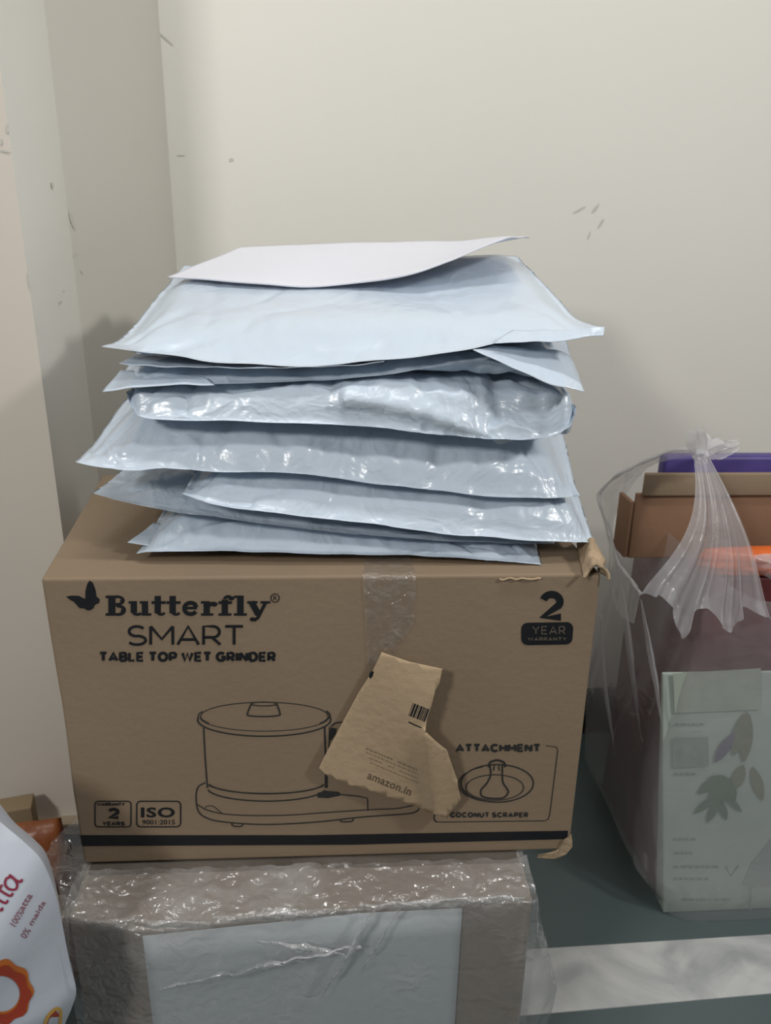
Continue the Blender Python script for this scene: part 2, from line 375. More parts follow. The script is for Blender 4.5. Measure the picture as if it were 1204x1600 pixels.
# print: brand line
ink = Ink(fplane)
GX = 0.; 
def glyphs(ink, x0, x1, top, base):
    # heavy slab lettering, em units: cap height 1; widths summed and scaled
    G = []
    def R(x0, y0, x1, y1): return ('r', x0, y0, x1, y1)
    def A(cx, cy, rx, ry, wd, a0, a1): return ('a', cx, cy, rx, ry, wd, a0, a1)
    def S(p, wd): return ('s', p, wd)
    def D(cx, cy, r): return ('d', cx, cy, r)
    G.append((.86, [R(.1, 0, .36, 1), R(0, 0, .5, .13), R(0, .87, .5, 1), A(.42, .755, .24, .19, .13, -100, 100), A(.46, .27, .24, .21, .15, -100, 100), S([(.58, .68), (.64, .8)], .12), S([(.62, .15), (.68, .38)], .14), R(.3, .47, .55, .56)]))
    G.append((.86, [R(.08, .15, .31, .72), R(0, .6, .31, .72), A(.33, .2, .16, .14, .14, 180, 330), R(.5, 0, .73, .72), R(.42, .6, .73, .72), R(.5, 0, .85, .12)]))
    t = (.56, [R(.12, .12, .35, .98), R(0, .58, .53, .72), A(.36, .2, .13, .14, .13, 180, 340)])
    G.append(t); G.append(t)
    e = (.74, [A(.35, .36, .24, .28, .2, 35, 325), S([(.12, .38), (.58, .38)], .1), S([(.57, .4), (.5, .56)], .16)])
    G.append(e)
    r = (.66, [R(.1, 0, .33, .72), R(0, .6, .33, .72), R(0, 0, .46, .12), S([(.3, .48), (.38, .6), (.48, .62)], .13), D(.5, .57, .12)])
    G.append(r)
    G.append((.58, [R(.12, 0, .35, .8), R(0, .58, .5, .72), R(0, 0, .48, .12), A(.37, .82, .14, .13, .15, 60, 180), D(.48, .86, .11)]))
    G.append((.5, [R(.12, 0, .36, 1), R(0, .88, .36, 1), R(0, 0, .48, .12)]))
    G.append((.84, [S([(.16, .68), (.42, .05)], .23), S([(.7, .68), (.4, -.1), (.26, -.24)], .12), R(0, .6, .38, .72), R(.5, .6, .86, .72), D(.2, -.18, .11)]))
    W = sum(g[0] for g in G); sx = (x1-x0)/W; sy = base-top; x = x0
    for wd, pr in G:
        mx = lambda v: x+v*sx
        my = lambda v: base-v*sy
        for p in pr:
            if p[0] == 'r': ink.rect(mx(p[1]), my(p[4]), mx(p[3]), my(p[2]))
            elif p[0] == 'a':
                _, cx, cy, rx, ry, w_, a0, a1 = p; n = 16
                ink.stroke([(mx(cx+rx*math.cos(math.radians(a0+(a1-a0)*i/n))), my(cy+ry*math.sin(math.radians(a0+(a1-a0)*i/n)))) for i in range(n+1)], w_*sy)
            elif p[0] == 's': ink.stroke([(mx(u), my(v)) for u, v in p[1]], p[2]*sx)
            else: ink.poly([(mx(p[1]+p[3]*math.cos(2*PI*i/12)), my(p[2]+p[3]*math.sin(2*PI*i/12))) for i in range(12)])
        x += wd*sx
glyphs(ink, 165, 421, 930.5, 962)
ink.ell(429.5, 934.5, 6.5, 6.5, 1.4); ink.text('R', 427, 931, 432.5, 938)
ink.build('brand_lettering', M_ink, carton, 'heavy black slab lettering reading Butterfly')
ink = Ink(fplane)
ink.poly([(103, 932), (113, 930.5), (123, 931), (133, 936), (141, 944), (141, 952), (132, 951), (124, 950), (116, 941), (109, 937)])
ink.poly([(133, 937), (133.5, 923), (136.5, 912), (140, 907), (145, 911), (149, 922), (150.5, 932), (155.5, 936), (155, 942), (148, 945), (146, 950), (140, 954), (134, 953), (131, 948)])
ink.build('winged_emblem', M_ink, carton, 'small black silhouette of a butterfly')
ink = Ink(fplane); ink.caps('SMART', 197, 976.5, 381.5, 1009.5, 4.4); ink.build('title_lettering', M_ink, carton)
ink = Ink(fplane); ink.caps('TABLE TOP WET GRINDER', 154, 1018, 431, 1034.5, 4.6, .42); ink.build('subtitle_lettering', M_ink, carton)
# appliance line drawing
ink = Ink(fplane)
T = lambda L_: [(280+x/3.01, 1080+y/3.01) for x, y in L_]
def E(cx, cy, rx, ry, w_, a0=0, a1=360): ink.ell(280+cx/3.01, 1080+cy/3.01, rx/3.01, ry/3.01, w_, a0, a1)
E(400, 118, 300, 66, 1.4, 150, 390); E(400, 122, 302, 66, 1.2, 0, 180); E(399, 134, 313, 78, 2.2, -8, 188)
ink.stroke(T([(88, 130), (92, 108), (108, 95)]), 1.6, True); ink.stroke(T([(709, 130), (706, 108), (690, 92)]), 2.2, True)
ink.stroke(T([(338, 60), (322, 100), (328, 115), (398, 119), (466, 114), (472, 100), (458, 60)]), 2.2, True); E(398, 60, 60, 9, 1.6)
ink.stroke(T([(114, 172), (122, 320), (132, 455)]), 2.0, True); ink.stroke(T([(683, 165), (686, 300), (690, 455)]), 2.4); ink.stroke(T([(706, 168), (703, 270)]), 1.8)
E(410, 428, 276, 54, 2.2, 12, 170); E(410, 455, 278, 62, 2.2, 10, 172); E(410, 430, 282, 50, 1.2, 20, 165)
ink.stroke(T([(122, 430), (88, 452), (79, 500), (88, 560), (120, 592), (200, 614), (400, 627), (640, 616), (860, 592), (1060, 578), (1110, 568), (1128, 552)]), 2.0, True)
ink.stroke(T([(80, 530), (140, 562), (260, 582), (480, 584), (700, 570), (885, 558), (1020, 552), (1098, 538)]), 1.6, True)
ink.stroke(T([(700, 495), (760, 486), (840, 494), (884, 504), (886, 562)]), 1.8); ink.stroke(T([(120, 545), (155, 540), (205, 578)]), 1.2, True)
ink.poly(T([(650, 478), (690, 468), (750, 474), (760, 490), (700, 503), (650, 500)]))
ink.stroke(T([(245, 622), (255, 634), (290, 636), (300, 624)]), 2.0, True); ink.stroke(T([(755, 603), (765, 614), (810, 612), (818, 600)]), 2.0, True)
ink.stroke(T([(712, 165), (735, 150), (775, 144)]), 2.0, True); ink.poly(T([(712, 170), (740, 176), (735, 200), (710, 235), (706, 210)])); ink.stroke(T([(690, 400), (690, 455)]), 4.5)
ink.build('appliance_drawing', M_inkt, carton, 'thin line drawing of a lidded grinder drum on its base')
# marks
ink = Ink(fplane); Q = lambda x, y: (x/4., 1200+y/4.)
def rbox(x0, y0, x1, y1, r, w_):
    P = []
    for cx, cy, a0 in ((x1-r, y0+r, -90), (x1-r, y1-r, 0), (x0+r, y1-r, 90), (x0+r, y0+r, 180)):
        P += [(cx+r*math.cos(math.radians(a0+k*22.5)), cy+r*math.sin(math.radians(a0+k*22.5))) for k in range(5)]
    ink.stroke(P, w_, closed=True)
rbox(148.5, 1252, 204.5, 1292, 5, 1.8)
ink.caps('2', 168, 1262, 187, 1280, 5); ink.caps('WARRANTY', 151.5, 1254, 195, 1259.5, 1.5, .35); ink.caps('YEARS', 160, 1283.5, 195, 1290, 1.8, .35)
ink.build('warranty_mark', M_ink, carton, 'small framed 2 year warranty mark')
ink = Ink(fplane); rbox(213.5, 1252, 282, 1292, 6, 2)
ink.text('ISO', 220, 1261.5, 273, 1277.5, .03); ink.text('9001:2015', 222, 1281, 273, 1288.5, .01)
ink.build('quality_mark', M_ink, carton, 'framed ISO mark')
ink = Ink(fplane); ink.caps('2', 842, 923, 881, 970, 11.5); ink.build('warranty_number', M_ink, carton, 'large black numeral 2')
ink = Ink(fplane); P = []
for cx, cy, a0 in ((885, 982, -90), (884, 997, 0), (824, 998, 90), (824, 983, 180)):
    P += [(cx+10*math.cos(math.radians(a0+k*22.5)), cy+10*math.sin(math.radians(a0+k*22.5))) for k in range(5)]
ink.poly(P); bd = ink.build('warranty_badge', M_ink, carton, 'black rounded badge under the numeral')
ink = Ink(lambda x, y, k: at_fr(x, y, Y0-LIFT-.0004, K)); ink.caps('YEAR', 831, 978, 883, 991.5, 2, .4); ink.caps('WARRANTY', 824, 995.5, 885, 1001.5, 1.5, .4)
ink.build('badge_lettering', mat('badge_letter', (.13, .10, .075), .7), bd)
ink = Ink(fplane)
ink.poly([(125, 1305), (480, 1305), (887, 1298), (886, 1311), (550, 1320), (128, 1322)]); ink.build('printed_stripe', M_ink, carton)
# attachment panel
ink = Ink(fplane); T2 = lambda L_: [(640+x/4.63, 1130+y/4.63) for x, y in L_]
ink.caps('ATTACHMENT', 711.5, 1162, 844.5, 1175.5, 3.9, .42)
ink.stroke(T2([(985, 163), (1050, 170)]), 1.0); ink.stroke(T2([(1050, 170), (1066, 180), (1069, 200), (1040, 440), (1012, 660), (1000, 695), (975, 706), (220, 716), (192, 714)]), 1.3)
ink.stroke(T2([(195, 716), (176, 695), (180, 655)]), 2.2, True)
ink.ell(640+632/4.63, 1130+435/4.63, 262/4.63, 136/4.63, 2.0); ink.ell(640+615/4.63, 1130+440/4.63, 262/4.63, 130/4.63, 1.2, 100, 250)
ink.ell(640+615/4.63, 1130+465/4.63, 208/4.63, 92/4.63, 1.4)
ink.stroke(T2([(578, 300), (585, 370), (560, 430), (515, 485), (520, 525), (560, 540), (620, 545), (680, 538), (712, 500), (700, 470), (672, 420), (668, 300)]), 2.4, True)
ink.stroke(T2([(572, 320), (580, 285), (630, 268), (680, 285), (690, 318)]), 3.2, True); ink.stroke(T2([(612, 300), (605, 345)]), 1.6); ink.stroke(T2([(640, 300), (648, 345)]), 1.6)
ink.caps('COCONUT SCRAPER', 703, 1269, 825, 1277.5, 2.4, .5)
ink.build('attachment_panel', M_inkt, carton, 'printed panel with a scraper drawing in a line frame')
# packing tape down the front and over the top
def tape(u, v):
    if v < .35:
        t = v/.35; back = at_z(*[(572, 870), (640, 870)][0], BOXTOP+.0009).lerp(at_z(640, 870, BOXTOP+.0009), u)
        e = at_fr(567, 902, Y0-.0012, K).lerp(at_fr(650, 904, Y0-.0012, K), u)
        e = Vector((e.x, e.y+.002, BOXTOP+.0009)); return back.lerp(e, t)
    t = (v-.35)/.65
    yl = lerp(903, 1085, t); yr = lerp(904, 972, t)
    l = at_fr(lerp(567, 577, t), yl, Y0-.0016, K); r = at_fr(650-2*t, yr, Y0-.0016, K)
    p = l.lerp(r, u); p.y -= .0008*max(0, nz(p, 60, 3)); return p
tp = grid('packing_tape', tape, 16, 40, M_tape, carton); tp['label'] = 'clear glossy packing tape'
# crumpled top right corner flap and scuffed lower right corner
def crumple(name, pts, depth, seed, m=M_card2, amp=.006):
    # pts: outline px on the front plane offset; builds a folded thick lump between front outline and pushed back copy
    V = []; Fc = []; n = len(pts); L_ = 6
    for j in range(L_+1):
        t = j/L_
        for (x, y) in pts:
            p = at_fr(x, y, Y0-.001+depth*t, K)
            p += Vector((nz(p, 90, seed), nz(p, 90, seed+4), nz(p, 90, seed+9)))*amp*2; V.append(p)
    for j in range(L_):
        for i in range(n): Fc.append((j*n+i, j*n+(i+1) % n, (j+1)*n+(i+1) % n, (j+1)*n+i))
    Fc.append(tuple(range(n))); Fc.append(tuple(reversed(range(L_*n, L_*n+n))))
    o = mesh(name, V, Fc, m, carton, False)
    s = o.modifiers.new('s', 'SUBSURF'); s.levels = 1; s.render_levels = 2
    return o
def cornerflap(u, v):
    # ragged strip of top flap folded up along the right edge, from the front corner going back
    a = at_z(912, 902, BOXTOP+.001).lerp(at_z(903, 852, BOXTOP+.001), v)
    b = at_fr(948, 906, Y0-.004, K).lerp(at_z(925, 852, BOXTOP+.006), v)
    p = a.lerp(b, u)
    h = .018*math.sin(PI*u)*(.45+.55*math.sin(PI*clamp(v*.9+.1)))
    p.z += h+.007*nz(p, 110, 2)*math.sin(PI*clamp(u+.15)); p.x += .007*nz(p, 90, 8)*u; p.y += .006*nz(p, 80, 5)
    return p
o = grid('torn_corner_flap', cornerflap, 26, 30, M_card2, carton, .003); o['label'] = 'crumpled torn cardboard at the top right corner'
crumple('dented_corner', [(878, 1310), (893, 1304), (894, 1322), (885, 1336), (868, 1341), (840, 1341), (842, 1335), (872, 1331)], .02, 5, M_card2, .0018)
def lipf(u, v):
    p = at_fr(lerp(780, 845, u), 903+3*v+1.2*math.sin(u*19), Y0-.0012-.0012*v, K); p.z += .0008*nz(p, 200, 1); return p
grid('peeled_edge', lipf, 20, 3, M_card2, carton, .0012)

# ------------------------------------------------------------------ scrap of kraft paper stuck to the carton
kp = empty('kraft_paper_scrap', fp(600, 1150), 'torn brown kraft paper scrap with printing, stuck to the front of the printed carton', 'paper scrap')
outline = [(596, 1019), (640, 1034), (691, 1045), (686, 1068), (680, 1078), (674, 1102), (667, 1122), (664, 1143), (683, 1160), (698, 1172), (706, 1196), (714, 1218), (716, 1234), (720, 1249), (706, 1266), (698, 1278), (677, 1272), (644, 1257), (600, 1243), (545, 1226), (509, 1210), (498, 1200), (505, 1185), (530, 1138), (560, 1082), (582, 1048)]
def koff(x, y):
    u = clamp((x-500)/200); t = clamp((y-1019)/250)
    o_ = .004+.020*sstep(.25, 1, u)*math.sin(PI*clamp(.18+t*.75))+.006*t
    crease = (x-(664+ (y-1150)*.12))
    if y > 1140: o_ += .006*sstep(-14, 2, crease)*(1-sstep(2, 30, crease))-.004*sstep(0, 40, crease)
    return o_
def kplane(x, y, k=0): return at_fr(x, y, Y0-koff(x, y)-(.0004 if k else 0), K)
def fill_poly(name, outl, fn, m, parent, cuts, thick):
    bm = bmesh.new(); vs_ = [bm.verts.new((x, y, 0)) for x, y in outl]; bm.faces.new(vs_)
    xs = [p[0] for p in outl]; ys = [p[1] for p in outl]
    x = min(xs)+cuts
    while x < max(xs):
        bmesh.ops.bisect_plane(bm, geom=bm.verts[:]+bm.edges[:]+bm.faces[:], plane_co=(x, 0, 0), plane_no=(1, 0, 0)); x += cuts
    y = min(ys)+cuts
    while y < max(ys):
        bmesh.ops.bisect_plane(bm, geom=bm.verts[:]+bm.edges[:]+bm.faces[:], plane_co=(0, y, 0), plane_no=(0, 1, 0)); y += cuts
    for v in bm.verts: v.co = fn(v.co.x, v.co.y)
    bmesh.ops.recalc_face_normals(bm, faces=bm.faces[:])
    me = bpy.data.meshes.new(name); bm.to_mesh(me); bm.free()
    o = link(name, me, m, parent)
    if thick: md = o.modifiers.new('t', 'SOLIDIFY'); md.thickness = thick; md.offset = 0
    return o
fill_poly('paper', outline, kplane, M_kraft, kp, 9, .0006)
ink = Ink(lambda x, y, k: kplane(x, y, 1))
def rot(x, y, cx, cy, a): return (cx+(x-cx)*math.cos(a)-(y-cy)*math.sin(a), cy+(x-cx)*math.sin(a)+(y-cy)*math.cos(a))
wr = lambda x, y: rot(x, y, 575, 1210, .385)
ink.text('amazon.in', 575, 1205, 648, 1217, .02, wr)
ks = ink.build('printed_lettering', M_kprint, kp, 'dark slanted lettering reading amazon.in')
ink = Ink(lambda x, y, k: kplane(x, y, 1))
wr2 = lambda x, y: rot(x, y, 572, 1168, .40)
for r_, (a_, b_) in enumerate([(0, 100), (2, 96), (10, 92), (14, 100)]):
    x = 572+a_; yy = 1168+r_*6.2
    while x < 572+b_:
        w_ = random.uniform(3, 8)
        if random.random() < .9: ink.poly([wr2(x, yy), wr2(min(x+w_, 572+b_), yy), wr2(min(x+w_, 572+b_), yy+(2.6 if r_ == 0 else 1.5)), wr2(x, yy+(2.6 if r_ == 0 else 1.5))])
        x += w_+1.4
ink.build('small_print', mat('kraft_small_print', (.24, .175, .11), .8), kp)
ink = Ink(lambda x, y, k: kplane(x, y, 1))
wb_ = lambda x, y: rot(x, y, 652, 1114, .36); x = 640
while x < 668:
    w_ = random.choice([1, 1.6, 2.6, 3.2]); ink.poly([wb_(x, 1102), wb_(x+w_, 1102), wb_(x+w_, 1123), wb_(x, 1123)]); x += w_+random.choice([.8, 1.2])
ink.build('barcode', M_ink, kp)
ink = Ink(lambda x, y, k: kplane(x, y, 1)); ink.stroke([(638, 1128), (648, 1133), (658, 1137)], 2)
ink.build('printed_mark', M_ink, kp)
ink = Ink(lambda x, y, k: kplane(x, y, 1)); ink.poly([(577, 1052), (581, 1048), (584, 1050), (582, 1057), (578, 1061), (576, 1057)])
ink.build('printed_dot', M_ink, kp)

# ------------------------------------------------------------------ poly mailers
SK = .061
def fplaneS(px, py, off): return at_fr(px, py, .688+off, SK)
zI = {}
IF = {7: [(200, 531), (400, 524), (600, 517), (850, 505)], 6: [(200, 574), (400, 574), (600, 566), (850, 545)],
      5: [(200, 604), (400, 601), (600, 588), (850, 602)], 4: [(200, 655), (400, 657), (600, 668), (850, 689)],
      3: [(200, 738), (400, 743), (600, 762), (850, 782)], 2: [(200, 783), (400, 797), (600, 828), (850, 852)],
      1: [(200, 815), (400, 826), (600, 845), (850, 860)], 0: [(200, 866), (400, 866), (600, 866), (850, 866)]}
IW = {}
for k_, L_ in IF.items():
    pts = []
    for x, y in L_:
        p = fplaneS(x, y, 0); pts.append((p.x, p.z))
    IW[k_] = pts
RAISE = .060
def iface(k_, x, y):
    if k_ == 0: return BOXTOP+.0012
    z = max(pl(IW[k_], x), BOXTOP+.004+.002*k_)
    t = clamp((y-.688-SK*x)/.30, -.15, 1.15)
    z0 = BOXTOP; z7 = pl(IW[7], x)
    return z+RAISE*t*(z-z0)/(z7-z0)
def rise(t, p): t = clamp(t); return (1-(1-t)**p)
def mailer(k_, seam, BLc, BRc, label, wf=.05, ws=.05, wbk=.04, amp=.004, seed=0, pf=2.2, flange=.006, back_drop=0, nu=150, nv=90, loc=None, lsag=0, sidecurl=0, body=None, pinch=1.0, pu=None, sh=0):
    """seam: [(px,py,off)] front seam from left tip to right tip; BLc, BRc back corners (x, y)"""
    P = [fplaneS(x, y, o) for x, y, o in seam]
    Fp = resample(catmull(P, 8), nu)
    BLc = Vector(BLc); BRc = Vector(BRc)
    top = k_; bot = k_-1
    def base(i, v):
        u = i/nu; f = Fp[i]; b = Vector((lerp(BLc.x, BRc.x, u), lerp(BLc.y, BRc.y, u), 0))
        zt_, zb_ = iface(top, b.x, b.y), iface(bot, b.x, b.y)
        b.z = (zt_+zb_)/2-back_drop
        p = f.lerp(b, v)
        # towards the back the seam heads for the middle of its layer quickly
        zm = (iface(top, p.x, p.y)+iface(bot, p.x, p.y))/2
        s = sstep(0, .6, v)
        p.z = lerp(lerp(f.z, zm, s), zm, s)
        return p
    o = empty('poly_mailer', (0, 0, 0), label, 'mailer', 'padded poly mailers in the stack')
    width = (Fp[-1]-Fp[0]).length; depth = (BLc-Vector((P[0].x, P[0].y))).length
    V = []; idx = {}
    def prof(u, v, side):
        dl = u*width; dr = (1-u)*width; df = v*depth; db = (1-v)*depth
        rf = rise((df-flange)/wf, pf)
        if sh and side == 1: rf = sh*rise((df-.001)/.010, 1.5)+(1-sh)*rf
        w_ = rf*rise((dl-flange)/ws, 1.6)*rise((dr-flange)/ws, 1.6)*rise((db-flange)/wbk, 2)
        return w_
    for side in (1, -1):
        for j in range(nv+1):
            v = (j/nv)**1.6           # finer near the front
            for i in range(nu+1):
                edge = i in (0, nu) or j in (0, nv)
                if side == -1 and edge: idx[(side, i, j)] = idx[(1, i, j)]; continue
                u = i/nu; p = base(i, v); w_ = prof(u, v, side)
                zi = iface(top if side == 1 else bot, p.x, p.y)+(-.0010 if side == 1 else .0010)
                q_ = p.copy(); q_.z = lerp(p.z, zi, w_)
                # folds: fans from corners plus random ridges, pushed inward only
                ex = math.exp(-v*depth/.10)
                n1 = max(0, ridg((p.x*1.0, p.y*.45+side, p.z), 20, seed)-.25)**2
                n2 = nz((p.x, p.y*.6, side*3), 48, seed+5)
                n3 = nz((p.x, p.y, side), 9, seed+2)
                dsp = amp*(1.1*n1+.45*abs(n2)+.5*abs(n3))*(.25+ex)*min(1, w_*2.5)
                q_.z -= side*dsp
                # pinched pleats running in from the front seam, diagonal folds near the tips
                e2 = math.exp(-v*depth/.035)
                a_ = p.x*1.0+.35*(p.y-.688)*math.sin(seed*1.3)
                pn = max(0, ridg((a_, seed*.37, side*.2), 13, seed*2.1)-.45)**1.5+.5*max(0, ridg((a_, seed*.7, side), 37, seed)-.6)
                pk_ = pinch*(sstep(pu[0], pu[1], u) if pu else 1)*(.35+1.3*max(0, nz((p.x, seed, side), 6, seed*3.3)+.3))
                q_.z -= side*amp*2.6*pk_*pn*e2*min(1, w_*4)
                q_.y += amp*2.0*pk_*pn*e2
                if k_ == 5 and side == 1:      # one long slanting fold across the fat mailer
                    dd_ = (p.z-p.z)+((iface(5, p.x, p.y)-q_.z))-(.012+.20*max(0, p.x+.03)); 
                    if p.x > -.04: q_.y -= .010*math.exp(-(dd_/.006)**2)*(1-sstep(.06, .12, p.x))
                for cx_, sg in ((Fp[0].x, 1), (Fp[-1].x, -1)):
                    r_ = math.hypot(p.x-cx_, p.y-Fp[0].y)
                    if r_ < .14:
                        an = math.atan2(p.y-Fp[0].y+.01, (p.x-cx_)*sg+.01)
                        q_.z -= side*amp*1.3*pinch*max(0, math.cos(an*11+seed))**3*math.sin(PI*r_/.14)*min(1, w_*4)
                q_.y += amp*1.2*nz((p.x*1.3, side, p.z), 24, seed+7)*ex*w_
                if edge or w_ < .15:
                    q_.z += .0012*nz((p.x, p.y, 0), 25, seed+3)*(1 if not edge else 1)
                idx[(side, i, j)] = len(V); V.append(q_)
    Fc = []
    for side in (1, -1):
        for j in range(nv):
            for i in range(nu):
                a, b, c, d = idx[(side, i, j)], idx[(side, i+1, j)], idx[(side, i+1, j+1)], idx[(side, i, j+1)]
                Fc.append((a, b, c, d) if side == 1 else (d, c, b, a))
    mesh('envelope_body', V, Fc, body or M_poly, o)
    return o
def flap(parent, name, front, back, mat_=None, n=(40, 12), amp=.0015, seed=0, sag=0, label=None):
    A = resample(catmull([Vector(p) for p in front], 8), n[0]); B = resample(catmull([Vector(p) for p in back], 8), n[0])
    def fn(u, v):
        p = A[int(round(u*n[0]))].lerp(B[int(round(u*n[0]))], v); p = p.copy()
        p.z += amp*nz(p, 50, seed)+sag*math.sin(PI*v); return p
    o = grid(name, fn, n[0], n[1], mat_ or M_poly, parent, .0004)
    if label: o['label'] = label
    return o

# bottom mailer (layer 1)
m1 = mailer(1, [(212, 866, .0), (235, 863, -.004), (300, 862, -.006), (400, 863, -.007), (520, 866, -.008), (640, 868, -.009), (760, 875, -.012), (846, 883, -.014)],
       (-.235, .97), (.175, .99), 'light blue poly mailer at the very bottom, lying directly on the carton, square right end', wf=.03, ws=.04, amp=.003, seed=1)
m2 = mailer(2, [(144, 771, .045), (190, 783, .03), (250, 796, .015), (340, 809, .0), (480, 826, -.004), (620, 840, -.004), (760, 848, .004), (868, 852, .02)],
       (-.27, .99), (.2, .99), 'second mailer from the bottom, with a glossy left tip jutting far out over the carton', wf=.06, ws=.06, amp=.003, seed=2)
m3 = mailer(3, [(283, 772, -.012), (330, 788, -.014), (400, 799, -.016), (480, 808, -.016), (580, 819, -.016), (700, 835, -.016), (820, 844, -.014), (880, 847, -.010), (930, 847, -.004)],
       (-.2, .97), (.215, .99), 'third mailer from the bottom, slim and sloping down to a pointed right tip', sh=.4, wf=.03, ws=.03, amp=.0035, seed=3)
m4 = mailer(4, [(117, 721, -.002), (150, 729, -.006), (205, 735, -.010), (260, 732, -.012), (350, 738, -.012), (470, 740, -.012), (600, 758, -.012), (740, 774, -.012), (835, 779, -.008), (906, 774, .005)],
       (-.275, .99), (.2, 1.0), 'fourth mailer from the bottom, with a wide folded left tip standing out beyond all others', sh=.42, wf=.07, ws=.05, amp=.0045, seed=4)
m5 = mailer(5, [(197, 612, .004), (206, 636, -.004), (228, 653, -.012), (330, 658, -.018), (500, 662, -.020), (610, 670, -.022), (700, 682, -.022), (830, 688, -.022), (886, 672, -.016), (902, 638, .0)],
       (-.245, .97), (.19, .99), 'fat bulging mailer in the upper half of the stack with a crumpled right end', wf=.010, ws=.018, amp=.0075, seed=5, flange=.002, pinch=.8, pu=(.4, .8))
m6 = mailer(6, [(160, 613, -.006), (200, 604, -.008), (330, 601, -.008), (470, 596, -.006), (600, 586, -.006), (700, 570, -.010), (770, 566, -.016), (850, 588, -.022), (912, 612, -.026)],
       (-.245, .97), (.195, 1.0), 'thin mailer second from the top, with a white pointed right flap hanging down', wf=.03, ws=.03, amp=.003, seed=6)
m7 = mailer(7, [(157, 542, -.014), (215, 550, -.014), (280, 557, -.014), (340, 566, -.014), (480, 572, -.014), (600, 563, -.014), (720, 548, -.014), (780, 536, -.016), (860, 528, -.020), (945, 513, -.022)],
       (-.255, 1.0), (.16, 1.02), 'topmost pale blue poly mailer with a smooth wide top under the white envelope', wf=.075, ws=.03, amp=.0035, seed=7, pf=2.6, wbk=.06, body=M_polys, pinch=.5)
# tips and lips seen apart from the bodies
s = fplaneS
flap(m7, 'under_lip', [s(186, 569, -.006), s(260, 573, -.010), s(340, 574, -.014), s(480, 575, -.016), s(600, 566, -.014)], [s(215, 553, .03), s(270, 558, .03), s(340, 566, .03), s(480, 570, .02), s(600, 562, .02)], seed=3, label='lower lip of the mouth')
flap(m7, 'open_lip', [s(770, 536, -.018), s(850, 533, -.024), s(943, 525, -.026)], [s(800, 516, .0), s(860, 516, -.01), s(944, 511, -.022)], seed=5)
flap(m6, 'side_flap', [s(160, 613, -.008), s(205, 606, -.012), s(335, 600, -.014)], [s(188, 578, .02), s(225, 580, .02), s(320, 588, .0)], seed=8)
flap(m6, 'side_flap', [s(738, 547, -.018), s(800, 575, -.03), s(860, 600, -.036), s(913, 612, -.034)], [s(770, 540, -.004), s(830, 545, .0), s(885, 552, .01), s(904, 585, .0)], seed=9, label='white twisted right flap')
flap(m1, 'corner_flap', [s(199, 848, .02), s(225, 852, .012), s(250, 856, .008)], [s(240, 818, .06), s(252, 820, .06), s(270, 830, .05)], seed=10)
flap(m4, 'side_flap', [s(838, 773, .01), s(870, 776, .012), s(906, 774, .0)], [s(838, 690, .12), s(846, 684, .13), s(852, 682, .14)], n=(20, 30), seed=12)
# small pale stickers on the bottom mailers
def sticker(parent, q4, lift=.0012):
    def fn(u, v):
        a, b, c, d = q4; x = lerp(lerp(a[0], b[0], u), lerp(d[0], c[0], u), v); y = lerp(lerp(a[1], b[1], u), lerp(d[1], c[1], u), v)
        return s(x, y, a[2]-lift)
    return grid('adhesive_strip', fn, 6, 4, M_white, parent)

# white envelope lying on top
def topz(x, y): return iface(7, x, y)
def on_top(px, py, lift=0):
    d = ray(px, py); lo, hi = .3, 2.0
    for _ in range(50):
        t = (lo+hi)/2; p = EYE+d*t
        if p.z > topz(p.x, p.y)+lift: lo = t
        else: hi = t
    return EYE+d*lo
FE = [on_top(262, 433, .003), on_top(335, 437, .006), on_top(400, 442, .006), on_top(475, 447, .003), on_top(560, 441, .007), on_top(640, 429, .018)]
yb_ = FE[-1].y
FE += [at_y(700, 408, yb_+.008), at_y(745, 389, yb_+.016), at_y(792, 371, yb_+.022)]
def clampb(p): return p
BE = [(-.185, 1.0), (-.12, 1.01), (-.06, 1.015), (0., 1.015), (.05, 1.015), (.09, 1.01), (.12, 1.0), (.14, .985), (.165, .97)]
BEv = [Vector((x, y, topz(x, y)+.006+(.012 if i > 5 else 0)*(i-5)/3)) for i, (x, y) in enumerate(BE)]
env = empty('paper_envelope', (0, 0, 0), 'white flat envelope lying on top of the stack, right corner curling up', 'envelope')
A = resample(catmull(FE, 8), 80); B = resample(catmull(BEv, 8), 80)
def envf(u, v):
    p = A[int(round(u*80))].lerp(B[int(round(u*80))], v); q_ = p.copy()
    f = topz(p.x, p.y)+.0025; q_.z = max(q_.z, f); q_.z += .0012*nz(p, 18, 2)*(1); return q_
grid('envelope_sheet', envf, 80, 30, M_white, env, .0018)

# ------------------------------------------------------------------ film-wrapped carton at the bottom
LZ = BOXBOT-.002
e = [at_z(x, y, LZ) for x, y in ((106, 1432), (222, 1452), (400, 1434), (560, 1417), (722, 1409), (833, 1406))]
ship = empty('wrapped_carton', (e[0].lerp(e[-1], .5).x, .75, 0), 'grey brown carton wrapped in clear plastic film, holding up the printed carton', 'carton')
BKL = Vector((-.335, .95, LZ)); BKR = e[-1]+Vector((-.02, .35, 0))
def ship_body():
    tops = e+[BKR, BKL]; n = len(tops); V = []
    for z in (0, .03, .30, LZ-.0): V += [Vector((p.x, p.y, z)) for p in tops]
    Fc = []
    for j in range(3):
        for i in range(n): Fc.append((j*n+i, j*n+(i+1) % n, (j+1)*n+(i+1) % n, (j+1)*n+i))
    Fc.append(tuple(reversed(range(n)))); Fc.append(tuple(range(3*n, 4*n)))
    o = mesh('body', V, Fc, M_cardg, ship, False)
    m = o.modifiers.new('b', 'BEVEL'); m.width = .004; m.segments = 2; m.limit_method = 'ANGLE'; m.angle_limit = math.radians(50)
    return o
ship_body()
fr_top = resample(e, 60)
